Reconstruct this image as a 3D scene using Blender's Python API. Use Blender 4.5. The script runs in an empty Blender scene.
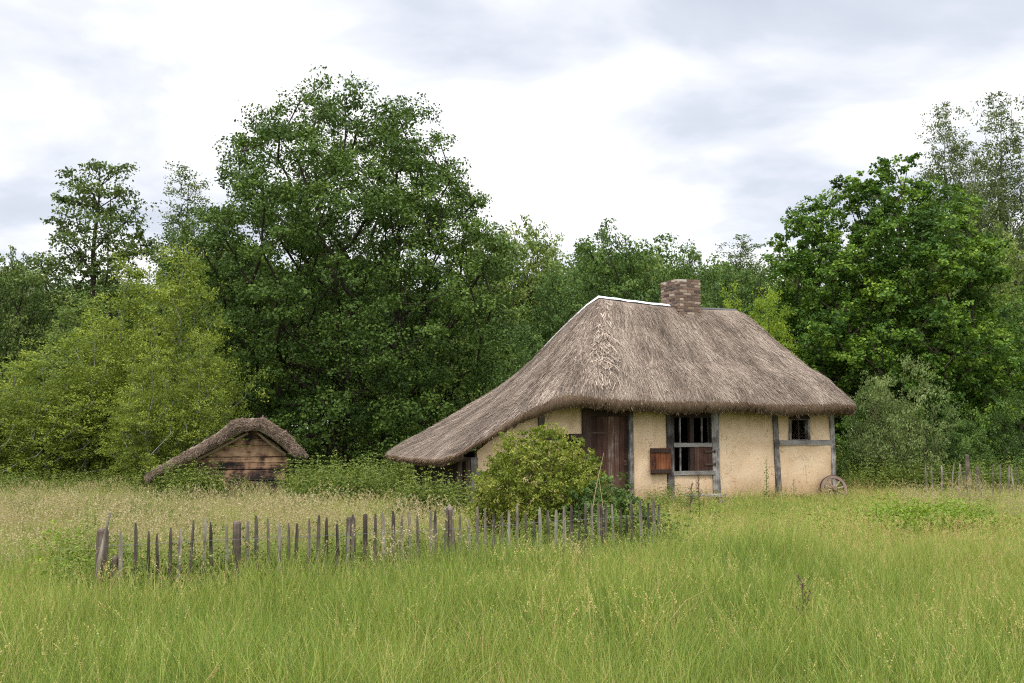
import bpy, bmesh, math, random
import numpy as np
from mathutils import Vector, Matrix

SC = bpy.context.scene
COL = SC.collection
R = math.radians
rng = np.random.default_rng(7)
random.seed(7)

# ------------------------------------------------------------------ camera
F = 1000.0
EYE = 1.7
HOR = 430.0
PITCH = math.atan((HOR - 341.5) / F)


def ray(px, py):
    a = (px - 512) / F
    b = (341.5 - py) / F
    y = math.cos(PITCH) - b * math.sin(PITCH)
    z = math.sin(PITCH) + b * math.cos(PITCH)
    return a, y, z


def at(px, py, Y):
    a, y, z = ray(px, py)
    k = Y / y
    return Vector((a * k, Y, EYE + z * k))


def xat(px, Y, z=1.0):
    """world x of the picture column px at depth Y"""
    return (px - 512) / F * (Y * math.cos(PITCH) + (z - EYE) * math.sin(PITCH))


# ------------------------------------------------------------------ tagging and linking
def tag(o, label=None, cat=None, group=None, kind=None):
    if label: o['label'] = label
    if cat: o['category'] = cat
    if group: o['group'] = group
    if kind: o['kind'] = kind
    return o


def empty(name, loc, label, cat, group=None, rz=0.0):
    o = bpy.data.objects.new(name, None)
    o.empty_display_size = 0.3
    COL.objects.link(o)
    o.location = loc
    o.rotation_euler = (0, 0, rz)
    return tag(o, label, cat, group)


def link(name, me, mat=None, parent=None):
    o = bpy.data.objects.new(name, me)
    if mat is not None:
        for m in (mat if isinstance(mat, (list, tuple)) else [mat]):
            me.materials.append(m)
    COL.objects.link(o)
    if parent: o.parent = parent
    return o


def mesh_np(name, co, faces, tint=None, smooth=False, uv=None):
    """co (n,3); faces (m,4) int or (m,3); tint (m,) face attribute"""
    me = bpy.data.meshes.new(name)
    co = np.asarray(co, np.float32)
    faces = np.asarray(faces, np.int32)
    k = faces.shape[1]
    me.vertices.add(len(co))
    me.vertices.foreach_set('co', co.ravel())
    me.loops.add(faces.size)
    me.loops.foreach_set('vertex_index', faces.ravel())
    me.polygons.add(len(faces))
    me.polygons.foreach_set('loop_start', np.arange(0, faces.size, k, dtype=np.int32))
    me.update(calc_edges=True)
    if smooth:
        me.polygons.foreach_set('use_smooth', np.ones(len(faces), bool))
    if tint is not None:
        at_ = me.attributes.new('tint', 'FLOAT', 'FACE')
        at_.data.foreach_set('value', np.asarray(tint, np.float32))
    if uv is not None:
        ul = me.uv_layers.new(name='UVMap')
        ul.data.foreach_set('uv', np.asarray(uv, np.float32)[faces.ravel()].ravel())
    return me


class MB:
    """collects boxes, bars and tubes into one mesh"""

    def __init__(self):
        self.v = []; self.f = []; self.t = []

    def add(self, vs, fs, tint=0.5):
        b = len(self.v)
        self.v += [tuple(p) for p in vs]
        self.f += [tuple(i + b for i in f) for f in fs]
        self.t += [tint] * len(fs)

    def box(self, x0, x1, y0, y1, z0, z1, tint=0.5, jit=0.0, lean=0.0):
        vs = []
        for z in (z0, z1):
            sh = lean if z == z1 else 0.0
            for x, y in ((x0, y0), (x1, y0), (x1, y1), (x0, y1)):
                vs.append((x + sh + random.uniform(-jit, jit), y + random.uniform(-jit, jit), z + random.uniform(-jit, jit)))
        self.add(vs, [(3, 2, 1, 0), (4, 5, 6, 7), (0, 1, 5, 4), (1, 2, 6, 5), (2, 3, 7, 6), (3, 0, 4, 7)], tint)

    def beam(self, x0, x1, y0, y1, z0, z1, n=7, jit=0.006, lean=0.0, tint=0.5, axis='z'):
        """a hewn timber: a box cut in n lengths with wandering edges"""
        rings = []
        for i in range(n + 1):
            u = i / n
            w = [random.uniform(-jit, jit) for _ in range(8)]
            if axis == 'z':
                z = z0 + (z1 - z0) * u
                sx = lean * u
                rings.append([(x0 + sx + w[0], y0 + w[1], z), (x1 + sx + w[2], y0 + w[3], z), (x1 + sx + w[4], y1 + w[5], z), (x0 + sx + w[6], y1 + w[7], z)])
            else:
                x = x0 + (x1 - x0) * u
                sz = lean * u
                rings.append([(x, y0 + w[0], z0 + sz + w[1]), (x, y1 + w[2], z0 + sz + w[3]), (x, y1 + w[4], z1 + sz + w[5]), (x, y0 + w[6], z1 + sz + w[7])])
        vs = [p for r in rings for p in r]
        fs = []
        for i in range(n):
            a = i * 4
            for k in range(4):
                fs.append((a + k, a + (k + 1) % 4, a + 4 + (k + 1) % 4, a + 4 + k))
        fs += [(3, 2, 1, 0), (n * 4, n * 4 + 1, n * 4 + 2, n * 4 + 3)]
        self.add(vs, fs, tint)

    def tube(self, pts, rad, sides=6, tint=0.5, cap=True):
        pts = [Vector(p) for p in pts]
        n = len(pts)
        if not isinstance(rad, (list, tuple)): rad = [rad] * n
        vs = []
        ref = None
        for i, p in enumerate(pts):
            d = (pts[min(i + 1, n - 1)] - pts[max(i - 1, 0)]).normalized()
            if ref is None:
                ref = Vector((1, 0, 0)) if abs(d.x) < 0.8 else Vector((0, 1, 0))
            a = (ref - d * ref.dot(d)).normalized()
            ref = a
            b = d.cross(a)
            for k in range(sides):
                an = 2 * math.pi * k / sides
                vs.append(p + (a * math.cos(an) + b * math.sin(an)) * rad[i])
        fs = []
        for i in range(n - 1):
            for k in range(sides):
                fs.append((i * sides + k, i * sides + (k + 1) % sides, (i + 1) * sides + (k + 1) % sides, (i + 1) * sides + k))
        if cap:
            fs.append(tuple(range(sides))[::-1])
            fs.append(tuple((n - 1) * sides + k for k in range(sides)))
        self.add(vs, fs, tint)

    def build(self, name, mat, parent=None, smooth=False, bevel=0.0):
        me = bpy.data.meshes.new(name)
        me.from_pydata(self.v, [], self.f)
        at_ = me.attributes.new('tint', 'FLOAT', 'FACE')
        at_.data.foreach_set('value', np.asarray(self.t, np.float32))
        if smooth:
            me.polygons.foreach_set('use_smooth', np.ones(len(self.f), bool))
        me.update()
        o = link(name, me, mat, parent)
        if bevel:
            b = o.modifiers.new('bevel', 'BEVEL'); b.width = bevel; b.segments = 2
            b.limit_method = 'ANGLE'
        return o


# ------------------------------------------------------------------ materials
def newmat(name):
    m = bpy.data.materials.new(name)
    m.use_nodes = True
    nt = m.node_tree
    nt.nodes.clear()
    out = nt.nodes.new('ShaderNodeOutputMaterial')
    return m, nt, out


def N(nt, typ, **kw):
    n = nt.nodes.new(typ)
    for k, v in kw.items(): setattr(n, k, v)
    return n


def ramp(nt, stops, fac):
    r = nt.nodes.new('ShaderNodeValToRGB')
    el = r.color_ramp.elements
    while len(el) < len(stops): el.new(0.5)
    for e, (p, c) in zip(el, stops):
        e.position = p
        e.color = (c[0], c[1], c[2], 1) if hasattr(c, '__len__') else (c, c, c, 1)
    nt.links.new(fac, r.inputs[0])
    return r.outputs[0]


def noise(nt, vec, scale, detail=4, rough=0.55, dist=0.0):
    n = nt.nodes.new('ShaderNodeTexNoise')
    n.inputs['Scale'].default_value = scale
    n.inputs['Detail'].default_value = detail
    n.inputs['Roughness'].default_value = rough
    n.inputs['Distortion'].default_value = dist
    if vec is not None: nt.links.new(vec, n.inputs['Vector'])
    return n.outputs['Fac']


def mapping(nt, vec, scale=(1, 1, 1), rot=(0, 0, 0)):
    m = nt.nodes.new('ShaderNodeMapping')
    m.inputs['Scale'].default_value = scale
    m.inputs['Rotation'].default_value = rot
    nt.links.new(vec, m.inputs['Vector'])
    return m.outputs[0]


def math_(nt, op, a, b=None, c=None, clamp=False):
    m = nt.nodes.new('ShaderNodeMath'); m.operation = op; m.use_clamp = clamp
    for i, x in enumerate((a, b, c)):
        if x is None: continue
        if isinstance(x, (int, float)): m.inputs[i].default_value = x
        else: nt.links.new(x, m.inputs[i])
    return m.outputs[0]


def mix(nt, fac, a, b, mode='MIX'):
    m = nt.nodes.new('ShaderNodeMix'); m.data_type = 'RGBA'; m.blend_type = mode
    for key, x in ((0, fac), (6, a), (7, b)):
        if isinstance(x, (int, float)): m.inputs[key].default_value = x
        elif isinstance(x, tuple): m.inputs[key].default_value = (*x, 1) if len(x) == 3 else x
        else: nt.links.new(x, m.inputs[key])
    return m.outputs[2]


def attr(nt, name='tint'):
    a = nt.nodes.new('ShaderNodeAttribute'); a.attribute_name = name
    return a.outputs['Fac']


def objco(nt):
    return nt.nodes.new('ShaderNodeTexCoord').outputs['Object']


def bump(nt, h, strength=0.5, dist=0.02):
    b = nt.nodes.new('ShaderNodeBump')
    b.inputs['Strength'].default_value = strength
    b.inputs['Distance'].default_value = dist
    nt.links.new(h, b.inputs['Height'])
    return b.outputs[0]


def principled(nt, out, color, rough=0.8, normal=None, spec=0.3):
    p = nt.nodes.new('ShaderNodeBsdfPrincipled')
    if isinstance(color, tuple): p.inputs['Base Color'].default_value = (*color, 1)
    else: nt.links.new(color, p.inputs['Base Color'])
    p.inputs['Roughness'].default_value = rough
    p.inputs['Specular IOR Level'].default_value = spec
    if normal is not None: nt.links.new(normal, p.inputs['Normal'])
    if out is not None: nt.links.new(p.outputs[0], out.inputs[0])
    return p


def leaf_mat(name, stops, trans=0.3, world_noise=None, dry=None, fine=0.0, rough=0.62, spec=0.2, gain=(1.55, 1.55, 1.15)):
    """leaf colours follow the per-leaf tint; an optional large noise shifts whole patches"""
    m, nt, out = newmat(name)
    stops = [(p_, tuple(a_ * b_ for a_, b_ in zip(c_, gain))) for p_, c_ in stops]
    t = attr(nt)
    oi = nt.nodes.new('ShaderNodeObjectInfo').outputs['Random']
    t = math_(nt, 'ADD', t, math_(nt, 'MULTIPLY_ADD', oi, 0.16, -0.08))
    if world_noise:
        pos = nt.nodes.new('ShaderNodeNewGeometry').outputs['Position']
        n = noise(nt, mapping(nt, pos, (1, 1, 0.15)), world_noise, 3, 0.6)
        t = math_(nt, 'ADD', t, math_(nt, 'MULTIPLY_ADD', n, dry or 0.5, -(dry or 0.5) * 0.5))
        if fine:
            n2 = noise(nt, mapping(nt, pos, (1, 1, 0.1)), 1.9, 3, 0.6)
            t = math_(nt, 'ADD', t, math_(nt, 'MULTIPLY_ADD', n2, fine, -fine * 0.5))
    c = ramp(nt, stops, t)
    p = principled(nt, None, c, rough, spec=spec)
    tr = nt.nodes.new('ShaderNodeBsdfTranslucent')
    nt.links.new(mix(nt, 1.0, c, (1.0, 1.0, 0.55), 'MULTIPLY'), tr.inputs['Color'])
    ms = nt.nodes.new('ShaderNodeMixShader'); ms.inputs[0].default_value = trans
    nt.links.new(p.outputs[0], ms.inputs[1]); nt.links.new(tr.outputs[0], ms.inputs[2])
    nt.links.new(ms.outputs[0], out.inputs[0])
    return m


def bark_mat(name, a, b):
    m, nt, out = newmat(name)
    co = objco(nt)
    n = noise(nt, mapping(nt, co, (6, 6, 1.2)), 3, 6, 0.65)
    c = ramp(nt, [(0.3, a), (0.7, b)], n)
    principled(nt, out, c, 0.95, bump(nt, n, 0.8, 0.03), 0.1)
    return m


def wood_mat(name, stops, axis='z', stain=0.5, rough=0.85):
    """weathered timber, grain along one object axis; tint varies the pieces"""
    m, nt, out = newmat(name)
    co = objco(nt)
    sc = {'z': (38, 38, 2.2), 'x': (2.2, 38, 38)}[axis]
    g = noise(nt, mapping(nt, co, sc), 1.0, 6, 0.7, 0.4)
    big = noise(nt, co, 3.1, 4, 0.6)
    t = math_(nt, 'ADD', math_(nt, 'MULTIPLY', g, 0.65), math_(nt, 'MULTIPLY', big, stain))
    t = math_(nt, 'ADD', t, math_(nt, 'MULTIPLY_ADD', attr(nt), 0.5, -0.32 - stain * 0.25))
    c = ramp(nt, stops, t)
    principled(nt, out, c, rough, bump(nt, g, 0.7, 0.01), 0.2)
    return m


def make_thatch_mat(name, dark, mid, light):
    m, nt, out = newmat(name)
    uv = nt.nodes.new('ShaderNodeUVMap').outputs[0]
    co = objco(nt)
    st = noise(nt, mapping(nt, uv, (55, 3.2, 1)), 1.0, 6, 0.7, 0.5)
    st2 = noise(nt, mapping(nt, uv, (14, 1.3, 1)), 1.0, 4, 0.6, 0.8)
    big = noise(nt, co, 0.9, 5, 0.6)
    t = math_(nt, 'ADD', math_(nt, 'MULTIPLY', st, 0.55), math_(nt, 'MULTIPLY', st2, 0.3))
    t = math_(nt, 'ADD', t, math_(nt, 'MULTIPLY_ADD', big, 0.35, -0.12))
    t = math_(nt, 'ADD', t, math_(nt, 'MULTIPLY_ADD', attr(nt), 0.5, -0.25))
    c = ramp(nt, [(0.22, dark), (0.5, mid), (0.78, light)], t)
    principled(nt, out, c, 0.95, bump(nt, math_(nt, 'ADD', st, st2), 0.9, 0.03), 0.1)
    return m


THATCH = make_thatch_mat('thatch', (0.085, 0.065, 0.052), (0.285, 0.222, 0.175), (0.57, 0.47, 0.38))
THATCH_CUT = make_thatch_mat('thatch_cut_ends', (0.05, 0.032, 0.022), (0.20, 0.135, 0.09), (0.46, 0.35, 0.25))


def plaster_mat():
    m, nt, out = newmat('ochre_clay_plaster')
    co = objco(nt)
    a = noise(nt, co, 1.3, 5, 0.6)
    fine = noise(nt, co, 24, 5, 0.65)
    streak = noise(nt, mapping(nt, co, (5, 5, 0.7)), 1.0, 4, 0.6)
    c = ramp(nt, [(0.3, (0.53, 0.375, 0.215)), (0.5, (0.70, 0.515, 0.335)), (0.7, (0.81, 0.64, 0.45))], math_(nt, 'ADD', math_(nt, 'MULTIPLY', a, 0.7), math_(nt, 'MULTIPLY', fine, 0.3)))
    # greenish stain plus painted-in eave shadow at the top, fading down with streaks; splashed foot
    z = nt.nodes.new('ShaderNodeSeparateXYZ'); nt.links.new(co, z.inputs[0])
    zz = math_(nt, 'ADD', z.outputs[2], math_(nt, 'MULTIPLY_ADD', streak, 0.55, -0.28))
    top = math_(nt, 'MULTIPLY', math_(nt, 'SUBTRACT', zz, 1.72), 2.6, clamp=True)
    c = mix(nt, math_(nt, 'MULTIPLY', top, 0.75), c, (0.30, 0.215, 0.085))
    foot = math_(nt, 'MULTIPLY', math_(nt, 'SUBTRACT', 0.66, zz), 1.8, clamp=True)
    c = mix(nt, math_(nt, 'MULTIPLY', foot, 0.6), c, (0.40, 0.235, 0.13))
    # cracks and chips
    v = nt.nodes.new('ShaderNodeTexVoronoi'); v.feature = 'DISTANCE_TO_EDGE'; v.inputs['Scale'].default_value = 2.1
    dv = nt.nodes.new('ShaderNodeVectorMath'); dv.operation = 'ADD'
    nn = nt.nodes.new('ShaderNodeTexNoise'); nn.inputs['Scale'].default_value = 3.0; nn.inputs['Detail'].default_value = 5
    nt.links.new(co, nn.inputs['Vector']); nt.links.new(co, dv.inputs[0]); nt.links.new(nn.outputs['Color'], dv.inputs[1])
    nt.links.new(dv.outputs[0], v.inputs['Vector'])
    cr = math_(nt, 'LESS_THAN', v.outputs['Distance'], 0.011)
    msk = math_(nt, 'GREATER_THAN', noise(nt, co, 1.7, 3), 0.54)
    c = mix(nt, math_(nt, 'MULTIPLY', math_(nt, 'MULTIPLY', cr, msk), 0.6), c, (0.16, 0.085, 0.04))
    spots = math_(nt, 'GREATER_THAN', noise(nt, mapping(nt, co, (1, 1, 1.6)), 9.5, 3, 0.6), 0.73)
    c = mix(nt, math_(nt, 'MULTIPLY', spots, 0.75), c, (0.13, 0.07, 0.04))
    principled(nt, out, c, 0.93, bump(nt, math_(nt, 'ADD', fine, math_(nt, 'MULTIPLY', a, 2.0)), 0.5, 0.015), 0.15)
    return m


PLASTER = plaster_mat()
GREY_WOOD = wood_mat('weathered_grey_timber', [(0.25, (0.035, 0.03, 0.028)), (0.45, (0.14, 0.125, 0.115)), (0.7, (0.46, 0.44, 0.42))], stain=0.9)
GREY_WOOD_X = wood_mat('weathered_grey_rail', [(0.15, (0.05, 0.043, 0.04)), (0.45, (0.20, 0.185, 0.17)), (0.8, (0.46, 0.44, 0.41))], 'x')
DARK_WOOD = wood_mat('dark_brown_timber', [(0.15, (0.018, 0.012, 0.010)), (0.5, (0.06, 0.038, 0.03)), (0.85, (0.16, 0.11, 0.085))])
DOOR_WOOD = wood_mat('red_brown_door_boards', [(0.15, (0.022, 0.012, 0.009)), (0.42, (0.075, 0.036, 0.026)), (0.62, (0.13, 0.075, 0.055)), (0.85, (0.36, 0.31, 0.27))])
RED_WOOD = wood_mat('orange_brown_shutter_boards', [(0.25, (0.035, 0.014, 0.009)), (0.5, (0.17, 0.058, 0.024)), (0.85, (0.36, 0.15, 0.065))], stain=0.7)
SHED_WOOD = wood_mat('brown_shed_planks', [(0.34, (0.028, 0.021, 0.022)), (0.48, (0.12, 0.07, 0.048)), (0.60, (0.30, 0.18, 0.105)), (0.9, (0.46, 0.31, 0.20))], 'x', 1.5)
POLE_WOOD = wood_mat('pale_pole_wood', [(0.15, (0.10, 0.07, 0.045)), (0.5, (0.27, 0.20, 0.13)), (0.85, (0.42, 0.34, 0.24))])
PALE_WOOD = wood_mat('silvered_fence_pale', [(0.25, (0.034, 0.028, 0.022)), (0.50, (0.15, 0.126, 0.10)), (0.80, (0.40, 0.36, 0.31))], stain=0.8)
POST_WOOD = wood_mat('rotting_fence_post', [(0.28, (0.032, 0.025, 0.02)), (0.52, (0.12, 0.092, 0.072)), (0.82, (0.36, 0.30, 0.25))], stain=0.9)
WHEEL_WOOD = wood_mat('dry_wheel_wood', [(0.1, (0.09, 0.06, 0.045)), (0.45, (0.26, 0.19, 0.145)), (0.8, (0.52, 0.43, 0.35))])


def simple(name, color, rough=0.7, metal=0.0, var=0.3, scale=12):
    m, nt, out = newmat(name)
    n = noise(nt, objco(nt), scale, 4)
    c = mix(nt, math_(nt, 'MULTIPLY', n, var), color, tuple(x * 0.35 for x in color))
    p = principled(nt, out, c, rough, bump(nt, n, 0.3, 0.01))
    p.inputs['Metallic'].default_value = metal
    return m


IRON = simple('rusty_iron', (0.10, 0.065, 0.05), 0.75, 0.4)
WIRE = simple('galvanised_wire', (0.17, 0.17, 0.165), 0.5, 0.6)
WHITE_COVER = simple('white_ridge_sheet', (0.82, 0.83, 0.85), 0.6, 0, 0.16, 5)
DARK_COVER = simple('dark_ridge_mortar', (0.10, 0.10, 0.105), 0.8)
INSIDE = simple('dark_room_lining', (0.03, 0.025, 0.02), 0.95)
STONE = simple('grey_footing_stone', (0.26, 0.235, 0.20), 0.9, 0, 0.6, 8)


def brick_mat():
    m, nt, out = newmat('old_brick')
    co = objco(nt)
    c = ramp(nt, [(0.0, (0.07, 0.045, 0.038)), (0.35, (0.19, 0.118, 0.086)), (0.7, (0.30, 0.20, 0.145)), (1.0, (0.52, 0.42, 0.33))], attr(nt))
    n = noise(nt, co, 22, 5, 0.7)
    c = mix(nt, math_(nt, 'MULTIPLY', n, 0.45), c, (0.11, 0.09, 0.08))
    principled(nt, out, c, 0.93, bump(nt, n, 0.6, 0.01), 0.15)
    return m


BRICK = brick_mat()
MORTAR = simple('lime_mortar', (0.56, 0.51, 0.44), 0.95, 0, 0.5, 15)

OAK_BARK = bark_mat('dark_bark', (0.018, 0.014, 0.011), (0.065, 0.052, 0.040))
PALE_BARK = bark_mat('pale_bark', (0.10, 0.095, 0.085), (0.36, 0.35, 0.32))
BROWN_BARK = bark_mat('brown_bark', (0.03, 0.024, 0.018), (0.11, 0.088, 0.065))

OAK_LEAF = leaf_mat('oak_leaves', [(0.0, (0.022, 0.045, 0.014)), (0.4, (0.040, 0.075, 0.020)), (0.75, (0.066, 0.112, 0.026)), (1.0, (0.125, 0.185, 0.045))], 0.20, gain=(1.55, 1.5, 1.1))
LIME_LEAF = leaf_mat('young_willow_leaves', [(0.0, (0.048, 0.078, 0.016)), (0.5, (0.112, 0.165, 0.036)), (1.0, (0.22, 0.28, 0.07))], 0.34, gain=(1.9, 1.68, 1.15))
OLIVE_LEAF = leaf_mat('poplar_leaves', [(0.0, (0.060, 0.092, 0.030)), (0.5, (0.115, 0.158, 0.050)), (1.0, (0.17, 0.21, 0.075))], 0.3)
ALDER_LEAF = leaf_mat('alder_leaves', [(0.0, (0.034, 0.056, 0.020)), (0.5, (0.062, 0.092, 0.032)), (1.0, (0.12, 0.155, 0.055))], 0.25)
DARK_LEAF = leaf_mat('dense_dark_leaves', [(0.0, (0.026, 0.052, 0.017)), (0.5, (0.056, 0.098, 0.030)), (1.0, (0.12, 0.18, 0.05))], 0.25)
MAPLE_LEAF = leaf_mat('maple_leaves', [(0.0, (0.022, 0.052, 0.014)), (0.45, (0.050, 0.100, 0.020)), (0.75, (0.105, 0.175, 0.030)), (1.0, (0.19, 0.27, 0.05))], 0.30)
BRIGHT_LEAF = leaf_mat('bright_young_leaves', [(0.0, (0.085, 0.135, 0.018)), (0.5, (0.16, 0.225, 0.030)), (1.0, (0.25, 0.31, 0.055))], 0.38)
BIRCH_LEAF = leaf_mat('birch_leaves', [(0.0, (0.040, 0.058, 0.026)), (0.5, (0.080, 0.105, 0.046)), (1.0, (0.14, 0.17, 0.08))], 0.28)
SHRUB_LEAF = leaf_mat('grey_willow_leaves', [(0.0, (0.060, 0.088, 0.034)), (0.5, (0.105, 0.14, 0.062)), (1.0, (0.21, 0.25, 0.12))], 0.28)
BUSH_LEAF = leaf_mat('bush_leaves', gain=(1.12, 1.06, 1.0), stops=[(0.0, (0.050, 0.095, 0.010)), (0.45, (0.115, 0.165, 0.018)), (0.8, (0.20, 0.25, 0.035)), (1.0, (0.30, 0.32, 0.08))], trans=0.32)
WEED_LEAF = leaf_mat('weed_leaves', [(0.0, (0.040, 0.075, 0.015)), (0.5, (0.085, 0.135, 0.028)), (1.0, (0.17, 0.22, 0.06))], 0.28, 0.5, 0.3, gain=(1.5, 1.32, 1.05))
CLOVER_LEAF = leaf_mat('bright_weed_leaves', gain=(1.12, 1.06, 1.0), stops=[(0.0, (0.085, 0.155, 0.018)), (0.5, (0.16, 0.25, 0.028)), (1.0, (0.25, 0.34, 0.05))], trans=0.32)
GRASS = leaf_mat('meadow_blades', gain=(1.58, 1.52, 1.45), stops=[(0.0, (0.070, 0.115, 0.022)), (0.30, (0.135, 0.195, 0.036)), (0.58, (0.215, 0.265, 0.062)), (0.74, (0.28, 0.275, 0.095)), (0.86, (0.34, 0.28, 0.13)), (1.0, (0.28, 0.20, 0.10))], trans=0.3, world_noise=0.30, dry=0.85, fine=0.42)
DRY = leaf_mat('dry_grass_stems', gain=(1, 1, 1), stops=[(0.0, (0.18, 0.20, 0.055)), (0.35, (0.36, 0.32, 0.14)), (0.7, (0.46, 0.385, 0.23)), (1.0, (0.40, 0.27, 0.18))], trans=0.25, world_noise=0.6, dry=0.5)
DEAD = leaf_mat('dead_stalks', gain=(1, 1, 1), stops=[(0.0, (0.03, 0.022, 0.018)), (0.6, (0.10, 0.06, 0.045)), (1.0, (0.22, 0.13, 0.09))], trans=0.1)


def soil_mat():
    m, nt, out = newmat('meadow_soil')
    pos = nt.nodes.new('ShaderNodeNewGeometry').outputs['Position']
    a = noise(nt, pos, 0.35, 5, 0.6)
    b = noise(nt, pos, 14, 6, 0.7)
    c = ramp(nt, [(0.3, (0.055, 0.075, 0.020)), (0.55, (0.10, 0.115, 0.035)), (0.75, (0.13, 0.105, 0.055))], math_(nt, 'ADD', math_(nt, 'MULTIPLY', a, 0.6), math_(nt, 'MULTIPLY', b, 0.4)))
    principled(nt, out, c, 0.95, bump(nt, b, 1.0, 0.05), 0.1)
    return m


# ------------------------------------------------------------------ leaf clouds and trees
def leaf_quads(pos, nrm, size, aspect=0.6, g=None):
    """diamond shaped leaves folded along the midrib would cost twice; use rhombi"""
    g = g or rng
    n = len(pos)
    a = g.normal(size=(n, 3))
    nrm = nrm / (np.linalg.norm(nrm, axis=1, keepdims=True) + 1e-9)
    a -= nrm * (a * nrm).sum(1, keepdims=True)
    a /= np.linalg.norm(a, axis=1, keepdims=True) + 1e-9
    b = np.cross(nrm, a)
    L = (size * 0.5)[:, None]
    W = L * aspect
    co = np.stack([pos - a * L, pos - b * W - a * L * 0.1, pos + a * L, pos + b * W - a * L * 0.1], 1).reshape(-1, 3)
    f = np.arange(4 * n).reshape(n, 4)
    return co, f


def crown_points(centers, radii, per, flat, sub, g, up=0.55, outw=0.5, origin=None, tintbase=0.5, tintvar=0.18, leaf=0.1, topgain=0.0):
    P = []; Nn = []; T = []; S = []
    for c, r in zip(centers, radii):
        k = max(2, int(sub))
        sc = np.clip(g.normal(size=(k, 3)), -1.7, 1.7) * np.array([1, 1, flat]) * r * 0.52
        d = np.linalg.norm(sc / (r * np.array([1, 1, flat])), axis=1)
        sc *= np.where(d > 1.15, 1.15 / d, 1)[:, None]
        w = per // k
        pts = (sc[:, None, :] + np.clip(g.normal(size=(k, w, 3)), -1.5, 1.5) * np.array([1, 1, 0.7]) * r * 0.20).reshape(-1, 3)
        ct = np.repeat(g.normal(size=k) * tintvar * 0.6, w) + g.normal() * tintvar
        out = pts / (np.linalg.norm(pts, axis=1, keepdims=True) + 1e-6)
        nr = g.normal(size=pts.shape) * 0.75 + out * outw + np.array([0, 0, up])
        P.append(pts + c); Nn.append(nr)
        T.append(tintbase + ct + g.normal(size=len(pts)) * 0.16)
        S.append(leaf * g.uniform(0.6, 1.3, len(pts)))
    return np.concatenate(P), np.concatenate(Nn), np.clip(np.concatenate(T), 0, 1), np.concatenate(S)


def sample_envelope(prof, H, n, g, lobes=0.22, bias=0.45, mind=0.0, minz=0.0, keep=None):
    fr = np.array([p[0] for p in prof]); ra = np.array([p[1] for p in prof])
    o = np.argsort(fr); fr = fr[o]; ra = ra[o]
    ph = g.uniform(0, 6.28, 8)
    out = []
    tries = 0
    zs = np.linspace(fr[0], fr[-1], 200)
    wts = np.interp(zs, fr, ra) ** 1.6 + 0.01
    wts /= wts.sum()
    while len(out) < n and tries < n * 60:
        tries += 1
        z = g.choice(zs, p=wts) + g.uniform(-0.01, 0.01)
        th = g.uniform(0, 6.283)
        rad = np.interp(z, fr, ra)
        m = 1 + lobes * (0.5 * math.sin(2 * th + ph[0] + 5 * z) + 0.5 * math.sin(3 * th + ph[1] - 9 * z) + 0.45 * math.sin(5 * th + ph[2] + 14 * z) + 0.4 * math.sin(22 * z + ph[3] + th))
        rr = rad * m * g.uniform() ** bias
        p = np.array([rr * math.cos(th), rr * math.sin(th), z * H])
        if p[2] < minz: continue
        if keep is not None and not keep(p): continue
        if mind and out and min(((q - p) ** 2).sum() for q in out[-260:]) < mind ** 2: continue
        out.append(p)
    return np.array(out)


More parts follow.
